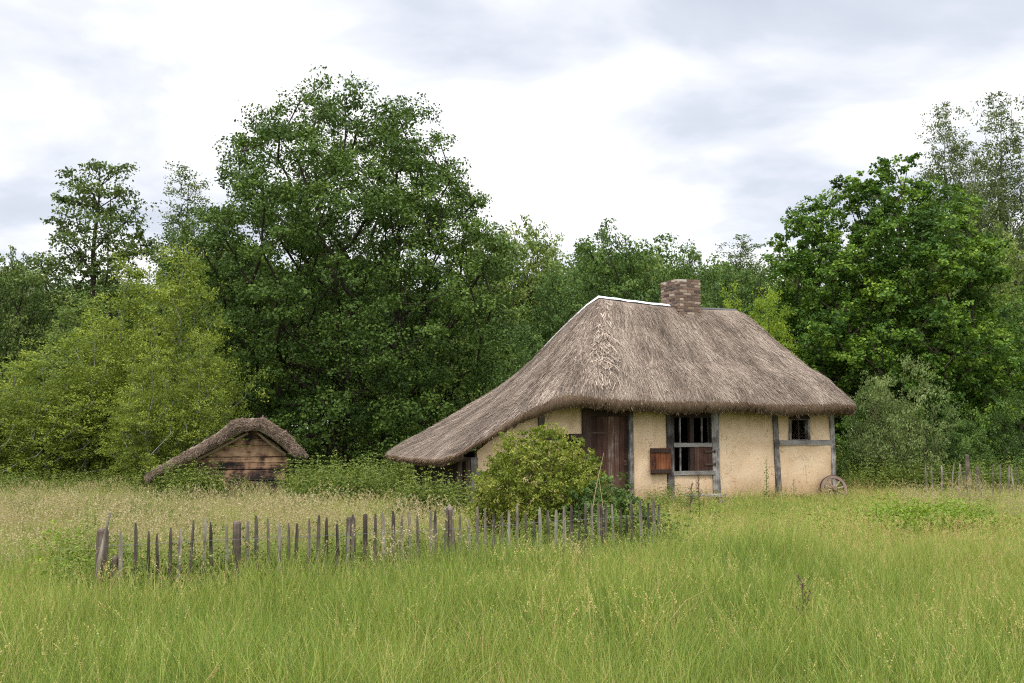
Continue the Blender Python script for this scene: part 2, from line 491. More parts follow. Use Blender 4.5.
def skeleton(centers, H, fork, trunk_r, g, trunk_top=0.85, sides=5, twig=0.012, rise=0.35, wob=0.12):
    """limbs: every clump is joined to the nearest wood already grown; radii follow what they carry"""
    nodes = [np.array([0.0, 0.0, -0.15])]
    par = [-1]; plen = [0.0]
    nt_ = 14
    for i in range(1, nt_ + 1):
        z = H * trunk_top * i / nt_
        x = nodes[-1] + np.array([g.normal() * wob * 0.5, g.normal() * wob * 0.5, 0])
        nodes.append(np.array([x[0] * 0.9, x[1] * 0.9, z])); par.append(len(nodes) - 2); plen.append(z)
    order = np.argsort(np.linalg.norm(centers - np.array([0, 0, H * fork]), axis=1))
    load = [0.0] * len(nodes)
    for ci in order:
        c = centers[ci]
        A = np.array(nodes); Lp = np.array(plen)
        d = np.linalg.norm(A - c, axis=1)
        below = A[:, 2] - (c[2] - rise * np.linalg.norm(A[:, :2] - c[:2], axis=1) * 0.6)
        cost = d * 1.5 + Lp * 0.35 + np.where(below > 0, below * 1.6, 0) + np.where(A[:, 2] < H * fork * 0.6, 50 if c[2] > H * fork else 3, 0)
        j = int(np.argmin(cost))
        a = A[j]; L = d[j]
        k = max(1, int(L / 0.7))
        mid = (a + c) / 2 + np.array([0, 0, -rise * L * 0.15]) + g.normal(size=3) * L * 0.07
        prev = j
        for i in range(1, k + 1):
            u = i / k
            p = a * (1 - u) ** 2 + mid * 2 * u * (1 - u) + c * u * u
            if i < k: p = p + g.normal(size=3) * 0.05
            nodes.append(p); par.append(prev); plen.append(plen[prev] + L / k); load.append(0.0)
            prev = len(nodes) - 1
        load[prev] += 1.0
    n = len(nodes)
    acc = list(load)
    for i in range(n - 1, 0, -1): acc[par[i]] += acc[i]
    tot = max(acc[0], 1.0)
    rad = [max(twig, trunk_r * (max(a_, 0.6) / tot) ** 0.48) for a_ in acc]
    V = []; Fc = []
    for i in range(1, n):
        if acc[i] < 0.5: continue
        a = nodes[par[i]]; b = nodes[i]
        d = b - a; L = np.linalg.norm(d)
        if L < 1e-4: continue
        d = d / L
        ref = np.array([1.0, 0, 0]) if abs(d[0]) < 0.8 else np.array([0, 1.0, 0])
        u = np.cross(d, ref); u /= np.linalg.norm(u); v = np.cross(d, u)
        r0 = rad[par[i]] if par[i] != 0 else rad[par[i]] * 1.25
        r0 = min(r0, rad[i] * 1.35)
        base = len(V)
        for (q, r) in ((a - d * r0 * 0.3, r0), (b, rad[i])):
            for s in range(sides):
                an = 2 * math.pi * s / sides
                V.append(q + (u * math.cos(an) + v * math.sin(an)) * r)
        for s in range(sides):
            Fc.append((base + s, base + (s + 1) % sides, base + sides + (s + 1) % sides, base + sides + s))
    return np.array(V), np.array(Fc)


def grow(name, H, prof, n, cr, per, leaf, seed, flat=0.6, sub=9, lobes=0.22, bias=0.45, fork=0.3, trunk_r=0.3, trunk_top=0.85, tintvar=0.16,
         minz=0.4, mind=0.0, aspect=0.62, up=0.55, rise=0.35, wob=0.12, twig=0.012, keep=None, tintbase=0.45):
    """returns (crown mesh, trunk mesh) for a tree standing at the origin"""
    g = np.random.default_rng(seed)
    C = sample_envelope(prof, H, n, g, lobes, bias, mind, minz, keep)
    D = np.linalg.norm(C[:, None] - C[None], axis=2)
    D.sort(axis=1)
    C = C[D[:, 3] < cr * 2.0]                    # no leaf clump stands alone
    rad = cr * g.uniform(0.65, 1.25, len(C))
    P, Nn, T, S = crown_points(C, rad, per, flat, sub, g, up=up, leaf=leaf, tintvar=tintvar, tintbase=tintbase)
    P[:, 2] = np.maximum(P[:, 2], 0.05)
    co, f = leaf_quads(P, Nn, S, aspect, g)
    crown = mesh_np(name + '_crown', co, f, T)
    v, fc = skeleton(C, H, fork, trunk_r, g, trunk_top, twig=twig, rise=rise, wob=wob)
    trunk = mesh_np(name + '_trunk', v, fc, smooth=True)
    return crown, trunk


def place_tree(name, meshes, mats, loc, label, cat='tree', group=None, rz=0.0, scale=(1, 1, 1), parts=('crown', 'trunk')):
    root = empty(name, loc, label, cat, group, rz)
    root.scale = scale
    for pn, me, mt in zip(parts, meshes, mats):
        o = bpy.data.objects.new(pn, me)
        if not me.materials: me.materials.append(mt)
        COL.objects.link(o)
        o.parent = root
        o.material_slots[0].link = 'OBJECT'
        o.material_slots[0].material = mt
    return root


# ------------------------------------------------------------------ scattering of uncountable plants
def source(name, me, mat):
    o = bpy.data.objects.new(name, me)
    for m in (mat if isinstance(mat, (list, tuple)) else [mat]): me.materials.append(m)
    return o                                    # geometry source only


def scatter(name, pts, sources, label, cat, scale=(0.8, 1.2), tilt=0.06, g=None, scales=None):
    g = g or rng
    pts = np.asarray(pts, np.float32)
    me = bpy.data.meshes.new(name)
    me.vertices.add(len(pts))
    me.vertices.foreach_set('co', pts.ravel())
    rot = np.stack([g.normal(size=len(pts)) * tilt, g.normal(size=len(pts)) * tilt, g.uniform(0, 6.283, len(pts))], 1).astype(np.float32)
    a = me.attributes.new('turn', 'FLOAT_VECTOR', 'POINT'); a.data.foreach_set('vector', rot.ravel())
    sc = g.uniform(scale[0], scale[1], len(pts))
    if scales is not None: sc = sc * scales
    a = me.attributes.new('size', 'FLOAT', 'POINT'); a.data.foreach_set('value', sc.astype(np.float32))
    a = me.attributes.new('pick', 'INT', 'POINT'); a.data.foreach_set('value', g.integers(0, len(sources), len(pts)).astype(np.int32))
    me.update()
    o = bpy.data.objects.new(name, me); COL.objects.link(o)
    tag(o, label, cat, None, 'stuff')
    ng = bpy.data.node_groups.new(name + '_nodes', 'GeometryNodeTree')
    ng.interface.new_socket('Geometry', in_out='INPUT', socket_type='NodeSocketGeometry')
    ng.interface.new_socket('Geometry', in_out='OUTPUT', socket_type='NodeSocketGeometry')
    gi = ng.nodes.new('NodeGroupInput'); go = ng.nodes.new('NodeGroupOutput')
    jn = ng.nodes.new('GeometryNodeJoinGeometry')
    for s in sources:
        oi = ng.nodes.new('GeometryNodeObjectInfo'); oi.inputs['Object'].default_value = s
        gt = ng.nodes.new('GeometryNodeGeometryToInstance')
        ng.links.new(oi.outputs['Geometry'], gt.inputs[0]); ng.links.new(gt.outputs[0], jn.inputs[0])
    ip = ng.nodes.new('GeometryNodeInstanceOnPoints')
    ng.links.new(gi.outputs[0], ip.inputs['Points'])
    ng.links.new(jn.outputs[0], ip.inputs['Instance'])
    ip.inputs['Pick Instance'].default_value = True

    def na(nm, ty):
        q = ng.nodes.new('GeometryNodeInputNamedAttribute'); q.data_type = ty; q.inputs['Name'].default_value = nm
        return [x for x in q.outputs if x.enabled and x.name == 'Attribute'][0]
    ng.links.new(na('pick', 'INT'), ip.inputs['Instance Index'])
    ng.links.new(na('turn', 'FLOAT_VECTOR'), ip.inputs['Rotation'])
    ng.links.new(na('size', 'FLOAT'), ip.inputs['Scale'])
    ng.links.new(ip.outputs[0], go.inputs[0])
    md = o.modifiers.new('scatter', 'NODES'); md.node_group = ng
    return o


def blades(n, radius, lmin, lmax, width, g, bend=0.5, tint=(0.25, 0.12), clump=0, segs=3, lean=0.18):
    """curved tapering grass blades -> co, faces, tint, tips"""
    r = radius * np.sqrt(g.uniform(size=n)); th = g.uniform(0, 6.283, n)
    base = np.stack([r * np.cos(th), r * np.sin(th), np.zeros(n)], 1)
    if clump:
        cc = base[:clump]; base = cc[g.integers(0, clump, n)] + np.concatenate([g.normal(size=(n, 2)) * 0.035, np.zeros((n, 1))], 1)
    L = g.uniform(lmin, lmax, n)
    az = g.uniform(0, 6.283, n)
    dirh = np.stack([np.cos(az), np.sin(az), np.zeros(n)], 1)
    side = np.stack([-np.sin(az), np.cos(az), np.zeros(n)], 1)
    tw = g.uniform(-1.2, 1.2, n)
    side = side * np.cos(tw)[:, None] + dirh * np.sin(tw)[:, None]
    ln = np.abs(g.normal(size=n)) * lean
    bd = np.abs(g.normal(size=n)) * bend
    rows = []
    tip = None
    for i in range(segs + 1):
        u = i / segs
        ang = ln + bd * u * 0.9
        h = L * u * np.cos(ang * 0.75)
        x = L * u * np.sin(np.minimum(ang, 1.5)) * 0.9
        p = base + dirh * x[:, None]; p[:, 2] += h
        w = width * (1 - 0.9 * u ** 1.5) * g.uniform(0.8, 1.2)
        rows.append(p - side * w / 2); rows.append(p + side * w / 2)
        tip = p
    co = np.stack(rows, 1)            # n, 2(s+1), 3
    f = []
    b = (np.arange(n) * 2 * (segs + 1))[:, None]
    for i in range(segs):
        f.append(b + np.array([2 * i, 2 * i + 1, 2 * i + 3, 2 * i + 2]))
    f = np.stack(f, 1).reshape(-1, 4)
    t = np.repeat(np.clip(g.normal(tint[0], tint[1], n), 0, 1), segs)
    return co.reshape(-1, 3), f, t, tip, dirh


def seed_heads(tips, dirh, g, length=0.09, wid=0.012, k=9, tint=0.85, tv=0.06):
    n = len(tips)
    k = 16
    P = np.repeat(tips, k, 0)
    u = np.tile(np.linspace(0, 1, k), n)
    ax = np.repeat(dirh * 0.45 + np.array([0, 0, -0.75]) + g.normal(size=(n, 3)) * 0.15, k, 0)
    P = P + ax * (u * length)[:, None] + g.normal(size=P.shape) * wid * 0.35 * (0.4 + u)[:, None]
    nr = g.normal(size=P.shape)
    co, f = leaf_quads(P, nr, wid * g.uniform(0.9, 1.9, len(P)), 0.55, g)
    t = np.repeat(np.clip(g.normal(tint, tv, n), 0, 1), k)
    return co, f, t


def merge(parts):
    V = []; Fq = []; T = []; b = 0
    for co, f, t in parts:
        V.append(co); Fq.append(f + b); T.append(t); b += len(co)
    return np.concatenate(V), np.concatenate(Fq), np.concatenate(T)


def grass_patch(name, seed, n=420, radius=0.34, lmin=0.16, lmax=0.52, width=0.0045, heads=16, head_tint=0.85, tint=(0.25, 0.14), bend=0.5, hl=(0.5, 0.75), hlen=0.09, hw=0.010, drymix=0.05, lean=0.18):
    g = np.random.default_rng(seed)
    parts = []
    co, f, t, tp, dh = blades(n, radius, lmin, lmax, width, g, bend, tint, clump=max(14, n // 12), lean=lean)
    k = max(1, int(n * drymix)) * 3
    t[:k] = np.clip(g.normal(0.8, 0.08, k), 0, 1)
    parts.append((co, f, t))
    # short thatch of blades at the foot
    co, f, t, tp, dh = blades(n // 3, radius, 0.06, 0.2, width * 1.4, g, 0.9, (0.35, 0.2), segs=2)
    parts.append((co, f, t))
    if heads:
        co, f, t, tp, dh = blades(heads, radius, hl[0], hl[1], width * 0.55, g, 0.25, (head_tint - 0.12, 0.08), segs=3, lean=0.10)
        parts.append((co, f, t))
        parts.append(seed_heads(tp, dh, g, hlen, hw, 10, head_tint))
    return mesh_np(name, *merge(parts)[:2], merge(parts)[2])


def weed_patch(name, seed, stems=7, radius=0.28, h=(0.4, 0.8), leaf=0.07, pairs=9, tint=0.5, flower=0.0):
    g = np.random.default_rng(seed)
    parts = []
    P = []; Nn = []; S = []; T = []
    for i in range(stems):
        r = radius * math.sqrt(g.uniform()); th = g.uniform(0, 6.28)
        b = np.array([r * math.cos(th), r * math.sin(th), 0]); H = g.uniform(*h)
        ln = g.normal(size=2) * 0.12
        tt = g.normal(tint, 0.12)
        co, f, t, _, _ = blades(1, 0.001, H, H, 0.007, g, 0.05, (tt, 0.01), lean=0.02)
        co = co + b; co[:, 0] += co[:, 2] * ln[0]; co[:, 1] += co[:, 2] * ln[1]
        parts.append((co, f, t))
        for k in range(pairs):
            u = 0.12 + 0.88 * k / (pairs - 1)
            for s in range(4):
                an = g.uniform(0, 6.28)
                d = np.array([math.cos(an), math.sin(an), g.uniform(-0.2, 0.45)])
                sz = leaf * (1.15 - 0.65 * u) * g.uniform(0.75, 1.25)
                c = b + np.array([ln[0] * u * H, ln[1] * u * H, u * H]) + d * sz * g.uniform(0.4, 0.9)
                P.append(c); Nn.append(np.array([d[0] * 0.5, d[1] * 0.5, 1.0]) + g.normal(size=3) * 0.35); S.append(sz); T.append(np.clip(tt + g.normal() * 0.15, 0, 1))
    co, f = leaf_quads(np.array(P), np.array(Nn), np.array(S), 0.55, g)
    parts.append((co, f, np.array(T)))
    a, b, c = merge(parts)
    return mesh_np(name, a, b, c)


# ================================================================== SETTING
def ground():
    nx = 90
    xs = np.concatenate([-np.geomspace(900, 30, 14), np.linspace(-28, 28, 70), np.geomspace(30, 900, 14)])
    ys = np.concatenate([[-60, -30, -10], np.linspace(0, 60, 75), np.geomspace(64, 1500, 14)])
    X, Y = np.meshgrid(xs, ys)
    Z = 0.03 * np.sin(X * 0.7 + 1.3) * np.sin(Y * 0.55) + 0.02 * np.sin(X * 1.9 + Y * 1.3)
    Z = Z * (np.abs(X) < 30)
    co = np.stack([X, Y, Z], -1).reshape(-1, 3)
    w = len(xs)
    f = [(j * w + i, j * w + i + 1, (j + 1) * w + i + 1, (j + 1) * w + i) for j in range(len(ys) - 1) for i in range(w - 1)]
    me = mesh_np('ground', co, np.array(f), smooth=True)
    o = link('ground', me, soil_mat())
    tag(o, 'soil of the meadow running under the grass to the trees', 'ground', None, 'structure')


ground()

# ================================================================== COTTAGE
TH = R(27)
P0 = Vector((2.6, 22.0, 0.0))
cottage = empty('thatched_cottage', P0, 'old ochre clay cottage with grey timbers under a sweeping thatched roof', 'cottage', None, TH)


def hpt(s, d, z=0.0):
    return Vector((P0.x + s * math.cos(TH) - d * math.sin(TH), P0.y + s * math.sin(TH) + d * math.cos(TH), z))


# eave outline of the roof: (s, d, z) of the upper edge of the thatch, and the ridge point each one belongs to
EAVE = [(6.35, -0.42, 2.33), (6.0, -0.55, 2.36), (4.0, -0.57, 2.34), (2.0, -0.57, 2.36), (0.4, -0.57, 2.37), (-0.6, -0.58, 2.37), (-1.2, -0.56, 2.40), (-1.75, -0.50, 2.46),
        (-2.25, -0.47, 2.38), (-2.8, -0.44, 2.13), (-3.4, -0.42, 1.78), (-3.95, -0.40, 1.45), (-4.3, -0.34, 1.24), (-4.46, -0.12, 1.17), (-4.5, 0.6, 1.15), (-4.52, 1.7, 1.15),
        (-4.5, 2.8, 1.15), (-4.45, 3.4, 1.18), (-4.2, 3.66, 1.28), (-3.5, 3.72, 1.62), (-2.6, 3.72, 2.05), (-1.6, 3.72, 2.3), (-0.2, 3.72, 2.36), (2.0, 3.72, 2.36),
        (4.0, 3.72, 2.36), (6.0, 3.7, 2.36), (6.4, 3.5, 2.34), (6.52, 2.6, 2.34), (6.55, 1.6, 2.34), (6.52, 0.4, 2.34)]
RS0, RS1, RD = 0.165, 4.24, 1.6


def ridge_z(s):
    u = (s - RS0) / (RS1 - RS0)
    return 4.78 - 0.06 * u - 0.06 * math.sin(math.pi * min(max(u, 0), 1))


def eave_arr(M=420):
    pts = np.array(EAVE + [EAVE[0]], float)
    seg = np.linalg.norm(np.diff(pts, axis=0), axis=1)
    acc = np.concatenate([[0], np.cumsum(seg)])
    q = np.linspace(0, acc[-1], M, endpoint=False)
    E = np.stack([np.interp(q, acc, pts[:, k]) for k in range(3)], 1)
    for _ in range(7):                                   # round the corners
        E = 0.25 * np.roll(E, 1, 0) + 0.5 * E + 0.25 * np.roll(E, -1, 0)
    return E, q, acc[-1]


EA, EQ, ELEN = eave_arr()


def lump(q, t, a=1.0):
    return a * (0.5 * np.sin(q * 1.9 + 3 * t) + 0.35 * np.sin(q * 4.3 + 1.7 - 5 * t) + 0.3 * np.sin(q * 9.1 + 9 * t + 0.5) + 0.2 * np.sin(q * 17.0 - 13 * t))


def roof_point(q, t):
    """q metres along the eave outline, t 0 at the ridge .. 1 at the eave (arrays)"""
    q = np.mod(q, ELEN)
    E = np.stack([np.interp(q, np.append(EQ, ELEN), np.append(EA[:, k], EA[0, k])) for k in range(3)], -1)
    s, d = E[..., 0], E[..., 1]
    rs = np.clip(RS0 + (s + 1.15) / (6.1 + 1.15) * (RS1 - RS0), RS0, RS1)
    leftish = np.clip((-1.15 - s) / 2.6, 0, 1)
    rd = RD + np.clip((d - RD) / 2.0, -1, 1) * 0.14
    u = (rs - RS0) / (RS1 - RS0)
    rz = 4.78 - 0.06 * u - 0.06 * np.sin(np.pi * u)
    x = rs + (s - rs) * t
    y = rd + (d - rd) * t
    z = rz + (E[..., 2] - 0.03 - rz) * t
    # rounded top, slightly hollow middle, fuller toward the eave
    z = z + 0.10 * np.sin(np.pi * np.clip(t * 3.2, 0, 1)) * 0.6 + 0.10 * np.sin(np.pi * np.clip((t - 0.62) / 0.38, 0, 1)) * (1 - leftish)
    back = np.clip((d - 1.0) / 2.0, 0, 1)
    z = z - (0.27 + 0.16 * back) * leftish * np.sin(np.pi * t) ** 1.2
    # the hip at the front left is swollen
    hip = np.exp(-((s + 0.95) / 0.75) ** 2) * (d < 0)
    z = z + 0.10 * hip * np.sin(np.pi * np.clip(t, 0, 1)) ** 0.7
    z = z + lump(q, t * 2.0) * 0.022 * np.clip(t * 3, 0, 1)
    return np.stack([x, y, z], -1)


def roof_mesh():
    M = 420; K = 26
    ts = np.linspace(0, 1, K)
    rows = []
    for t in ts:
        rows.append(roof_point(EQ, np.full(M, t)))
    top = rows[-1].copy()
    cen = np.array([1.0, 1.6])
    nx = top[:, :2] - np.roll(top[:, :2], 1, 0)
    nrm = np.stack([-(nx[:, 1]), nx[:, 0]], 1)
    # inward normal
    nrm = np.roll(nrm, -1, 0) + nrm
    nrm /= np.linalg.norm(nrm, axis=1, keepdims=True) + 1e-9
    sgn = np.sign((nrm * (cen - top[:, :2])).sum(1)).mean()
    nrm *= 1 if sgn > 0 else -1
    jag = lump(EQ, 0.3) * 0.045 + 0.02 * np.sin(EQ * 31) + rng.normal(size=M) * 0.014

    thin = 1.0 - 0.5 * np.clip((-2.4 - top[:, 0]) / 1.6, 0, 1)

    def off(row, inn, dz):
        dz = dz * thin
        r = row.copy(); r[:, :2] += nrm * np.asarray(inn)[..., None] if np.ndim(inn) else nrm * inn
        r[:, 2] += dz
        return r
    r1 = off(top, -0.015, -0.07 + jag * 0.5)
    r2 = off(top, 0.02, -0.17 + jag)
    r3 = off(top, 0.10, -0.235 + jag)
    r4 = off(top, 0.30, -0.235 + jag * 0.3)
    r5 = off(top, 0.62, -0.10)
    base_n = len(rows)
    rows += [r1, r2, r3, r4, r5]
    co = np.concatenate(rows)
    f = []; mats = []
    n = len(rows)
    jj = np.arange(M); j2 = (jj + 1) % M
    for i in range(n - 1):
        f.append(np.stack([i * M + jj, i * M + j2, (i + 1) * M + j2, (i + 1) * M + jj], 1))
        mats.append(np.full(M, 0 if i < base_n - 1 else 1))
    f = np.concatenate(f); mats = np.concatenate(mats)
    # straws lying on the slopes
    G = np.random.default_rng(3)
    ns = 130000
    q = G.uniform(0, ELEN, ns)
    ok = roof_point(q, np.full(ns, 1.0))
    keepm = (ok[:, 1] < 1.6) | (ok[:, 0] < -1.5) | (G.uniform(size=ns) < 0.35)
    q = q[keepm]; ns = len(q)
    t = G.uniform(0.0, 1.0, ns) ** 0.72
    t = np.clip(t, 0.02, 0.985)
    a = roof_point(q, t)
    dl = 0.02
    b = roof_point(q + 0.0, np.minimum(t + dl, 1.05))
    dq = roof_point(q + 0.05, t)
    dirv = b - a; dirv /= np.linalg.norm(dirv, axis=1, keepdims=True)
    across = dq - a; across /= np.linalg.norm(across, axis=1, keepdims=True) + 1e-9
    nv = np.cross(dirv, across); nv /= np.linalg.norm(nv, axis=1, keepdims=True) + 1e-9
    nv *= np.sign(nv[:, 2:3] + 1e-9)
    # rough comb: long reeds with a spread of directions
    dirv = dirv + across * (G.normal(size=(ns, 1)) * 0.15 + (0.12 * np.sin(q * 3.7 + t * 9))[:, None])
    dirv /= np.linalg.norm(dirv, axis=1, keepdims=True)
    L = G.uniform(0.07, 0.30, ns)[:, None] * np.clip((1.04 - t) * 9, 0.4, 1)[:, None]; W = G.uniform(0.0035, 0.010, ns)[:, None]
    h0 = G.uniform(0.002, 0.012, ns)[:, None]; h1 = h0 + np.abs(G.normal(size=(ns, 1))) * 0.016
    wv = np.cross(dirv, nv)
    st = np.stack([a + nv * h0 - wv * W / 2, a + nv * h0 + wv * W / 2, a + dirv * L + nv * h1 + wv * W / 3, a + dirv * L + nv * h1 - wv * W / 3], 1).reshape(-1, 3)
    sf = np.arange(4 * ns).reshape(ns, 4) + len(co)
    tint1 = np.clip(G.normal(0.47, 0.27, ns) + 0.10 * np.sin(q * 2.1) + 0.16 * np.sin(q * 5.3 + 2 * t) * np.sin(q * 1.3 - 7 * t), 0, 1)
    uv_base = []
    for i, r in enumerate(rows):
        tt = ts[i] * 4.0 if i < base_n else 4.0 + (i - base_n + 1) * 0.12
        uv_base.append(np.stack([EQ, np.full(M, tt)], 1))
    uvb = np.concatenate(uv_base)
    uvs = np.repeat(np.stack([q, t * 4.0], 1), 4, 0)
    # cut ends bristling from the eave
    ne = 40000
    q2 = G.uniform(0, ELEN, ne)
    e = roof_point(q2, np.full(ne, 1.0)); e2 = roof_point(q2, np.full(ne, 0.97))
    qi = (q2 / ELEN * M).astype(int) % M
    inn = nrm[qi]
    v = G.uniform(0, 1, ne)
    p = e.copy()
    p[:, 2] += (-0.02 - v * 0.215 + jag[qi] * v) * thin[qi]
    p[:, :2] += inn * (0.0 + 0.11 * v ** 1.5)[:, None]
    dd = (e - e2); dd /= np.linalg.norm(dd, axis=1, keepdims=True)
    dd = dd + G.normal(size=(ne, 3)) * 0.30 + np.array([0, 0, -0.15])
    dd /= np.linalg.norm(dd, axis=1, keepdims=True)
    L = G.uniform(0.012, 0.055, ne)[:, None]; L[G.uniform(size=ne) < 0.04] *= 2.2
    W = G.uniform(0.004, 0.010, ne)[:, None]
    sd = np.cross(dd, G.normal(size=(ne, 3))); sd /= np.linalg.norm(sd, axis=1, keepdims=True)
    fr = np.stack([p - sd * W / 2 - dd * 0.03, p + sd * W / 2 - dd * 0.03, p + dd * L + sd * W / 3, p + dd * L - sd * W / 3], 1).reshape(-1, 3)
    ff = np.arange(4 * ne).reshape(ne, 4) + len(co) + len(st)
    # tousled loose tufts on the front left hip
    nh = 1000
    qh = np.interp(G.normal(-1.05, 0.17, nh), np.sort(EA[:150, 0]), EQ[:150][np.argsort(EA[:150, 0])])
    th = np.clip(G.normal(0.55, 0.22, nh), 0.08, 0.90)
    ah = roof_point(qh, th)
    dh = roof_point(qh, th + 0.02) - ah; dh /= np.linalg.norm(dh, axis=1, keepdims=True)
    dh = dh + G.normal(size=(nh, 3)) * 0.33; dh /= np.linalg.norm(dh, axis=1, keepdims=True)
    up = np.array([-0.3, -0.6, 0.5])
    Lh = G.uniform(0.08, 0.34, nh)[:, None]; Wh = G.uniform(0.008, 0.02, nh)[:, None]
    wh = np.cross(dh, up); wh /= np.linalg.norm(wh, axis=1, keepdims=True)
    hh = G.uniform(0.005, 0.035, nh)[:, None]
    hc = np.stack([ah + up * hh - wh * Wh / 2, ah + up * hh + wh * Wh / 2, ah + dh * Lh + up * hh * 1.3 + wh * Wh / 3, ah + dh * Lh + up * hh * 1.3 - wh * Wh / 3], 1).reshape(-1, 3)
    hf = np.arange(4 * nh).reshape(nh, 4) + len(co) + len(st) + len(fr)
    allco = np.concatenate([co, st, fr, hc])
    allf = np.concatenate([f, sf, ff, hf])
    tint = np.concatenate([np.full(len(f), 0.4), tint1, np.clip(G.normal(0.5, 0.25, ne), 0, 1), np.clip(G.normal(0.72, 0.3, nh), 0, 1)])
    uv = np.concatenate([uvb, uvs, np.repeat(np.stack([q2 * 3, v], 1), 4, 0), np.repeat(np.stack([qh, th * 4], 1), 4, 0)])
    me = mesh_np('thatch_roof', allco, allf, tint, uv=uv)
    mi = np.concatenate([mats, np.zeros(len(sf)), np.ones(len(ff)), np.zeros(len(hf))]).astype(np.int32)
    me.materials.append(THATCH); me.materials.append(THATCH_CUT)
    me.polygons.foreach_set('material_index', mi)
    sm = np.zeros(len(allf), bool); sm[:len(f)] = True
    me.polygons.foreach_set('use_smooth', sm)
    o = bpy.data.objects.new('roof', me); COL.objects.link(o); o.parent = cottage
    return o


ROOF = roof_mesh()


def strip_over(pts, width, thick, name, mat, parent):
    """a sheet bent over a line of points: low rounded cap with real thickness"""
    vs = []; fs = []
    prof = [(-0.5, -0.55), (-0.36, 0.1), (-0.12, 0.42), (0.12, 0.42), (0.36, 0.1), (0.5, -0.55), (0.3, -0.9), (-0.3, -0.9)]
    n = len(pts)
    for i, p in enumerate(pts):
        p = Vector(p)
        d = (Vector(pts[min(i + 1, n - 1)]) - Vector(pts[max(i - 1, 0)])).normalized()
        sd = d.cross(Vector((0, 0, 1))).normalized()
        w = width * random.uniform(0.85, 1.12)
        for a, b in prof:
            vs.append(p + sd * a * w + Vector((0, 0, 1)) * b * thick)
    k = len(prof)
    for i in range(n - 1):
        for j in range(k):
            fs.append((i * k + j, i * k + (j + 1) % k, (i + 1) * k + (j + 1) % k, (i + 1) * k + j))
    fs.append(tuple(range(k))[::-1]); fs.append(tuple((n - 1) * k + j for j in range(k)))
    m = MB(); m.add(vs, fs)
    return m.build(name, mat, parent)


# white sheet along the ridge and a little way down the back hip
qb = float(EQ[np.argmin(np.abs(EA[:, 0] + 4.2) + np.abs(EA[:, 1] - 3.66))])
pts = []
for t in np.linspace(0.25, 0.03, 9):
    p = roof_point(np.array([qb]), np.array([t]))[0]; pts.append((p[0], p[1] + 0.05, p[2] - 0.005))
for s in np.linspace(RS0 + 0.05, 2.22, 9):
    pts.append((s, RD + 0.03, ridge_z(s) + 0.075 + random.uniform(-0.01, 0.01)))
strip_over(pts, 0.26, 0.06, 'ridge_cover', WHITE_COVER, cottage)['label'] = 'white sheet over the ridge left of the chimney'
pts = [(s, RD + 0.03, ridge_z(s) + 0.045 + random.uniform(-0.008, 0.008)) for s in np.linspace(2.98, RS1 + 0.05, 9)]
strip_over(pts, 0.24, 0.05, 'ridge_cover', DARK_COVER, cottage)['label'] = 'dark capping on the ridge right of the chimney'


def chimney():
    x0, x1, y0, y1 = 2.30, 2.92, 1.24, 2.02
    zb, zt = 3.9, 5.40
    m = MB()
    m.box(x0 + 0.012, x1 - 0.012, y0 + 0.012, y1 - 0.012, zb, zt - 0.03)
    core = m.build('chimney', MORTAR, ROOF)
    b = MB()
    ch = 0.068; z = zb; row = 0
    while z < zt - 0.01:
        for axis, (a0, a1) in (('x', (x0, x1)), ('y', (y0, y1))):
            a = a0 + (-0.105 if (row % 2 == 0) == (axis == 'x') else 0.0)
            while a < a1 - 0.01:
                L = 0.205
                s, e = max(a, a0), min(a + L, a1)
                a += L + 0.016
                if e - s < 0.03: continue
                for side in (0, 1):
                    j = random.uniform(-0.004, 0.006)
                    top = random.uniform(-0.004, 0.003)
                    if z > zt - 0.09 and random.random() < 0.2: continue
                    t = min(1, max(0, random.gauss(0.45, 0.27)))
                    if axis == 'x':
                        f0 = y0 - 0.006 - j if side == 0 else y1 - 0.09
                        b.box(s, e, f0, f0 + 0.096, z, z + ch - 0.017 + top, t, 0.0025)
                    else:
                        f0 = x0 - 0.006 - j if side == 0 else x1 - 0.09
                        b.box(f0, f0 + 0.096, s + 0.001, e - 0.001, z + 0.001, z + ch - 0.016 + top, t, 0.0025)
        z += ch; row += 1
    o = b.build('brickwork', BRICK, ROOF)
    o.name = 'chimney_brickwork'
    # one body: join mortar core and bricks
    return core, o


core, bricks = chimney()
# merge the two into ONE chimney mesh with two materials
bm = bmesh.new(); bm.from_mesh(core.data); nf = len(bm.faces)
bm.from_mesh(bricks.data)
bm.faces.ensure_lookup_table()
for i, f in enumerate(bm.faces): f.material_index = 0 if i < nf else 1
bm.to_mesh(core.data); bm.free()
core.data.materials.append(BRICK)
bpy.data.objects.remove(bricks)


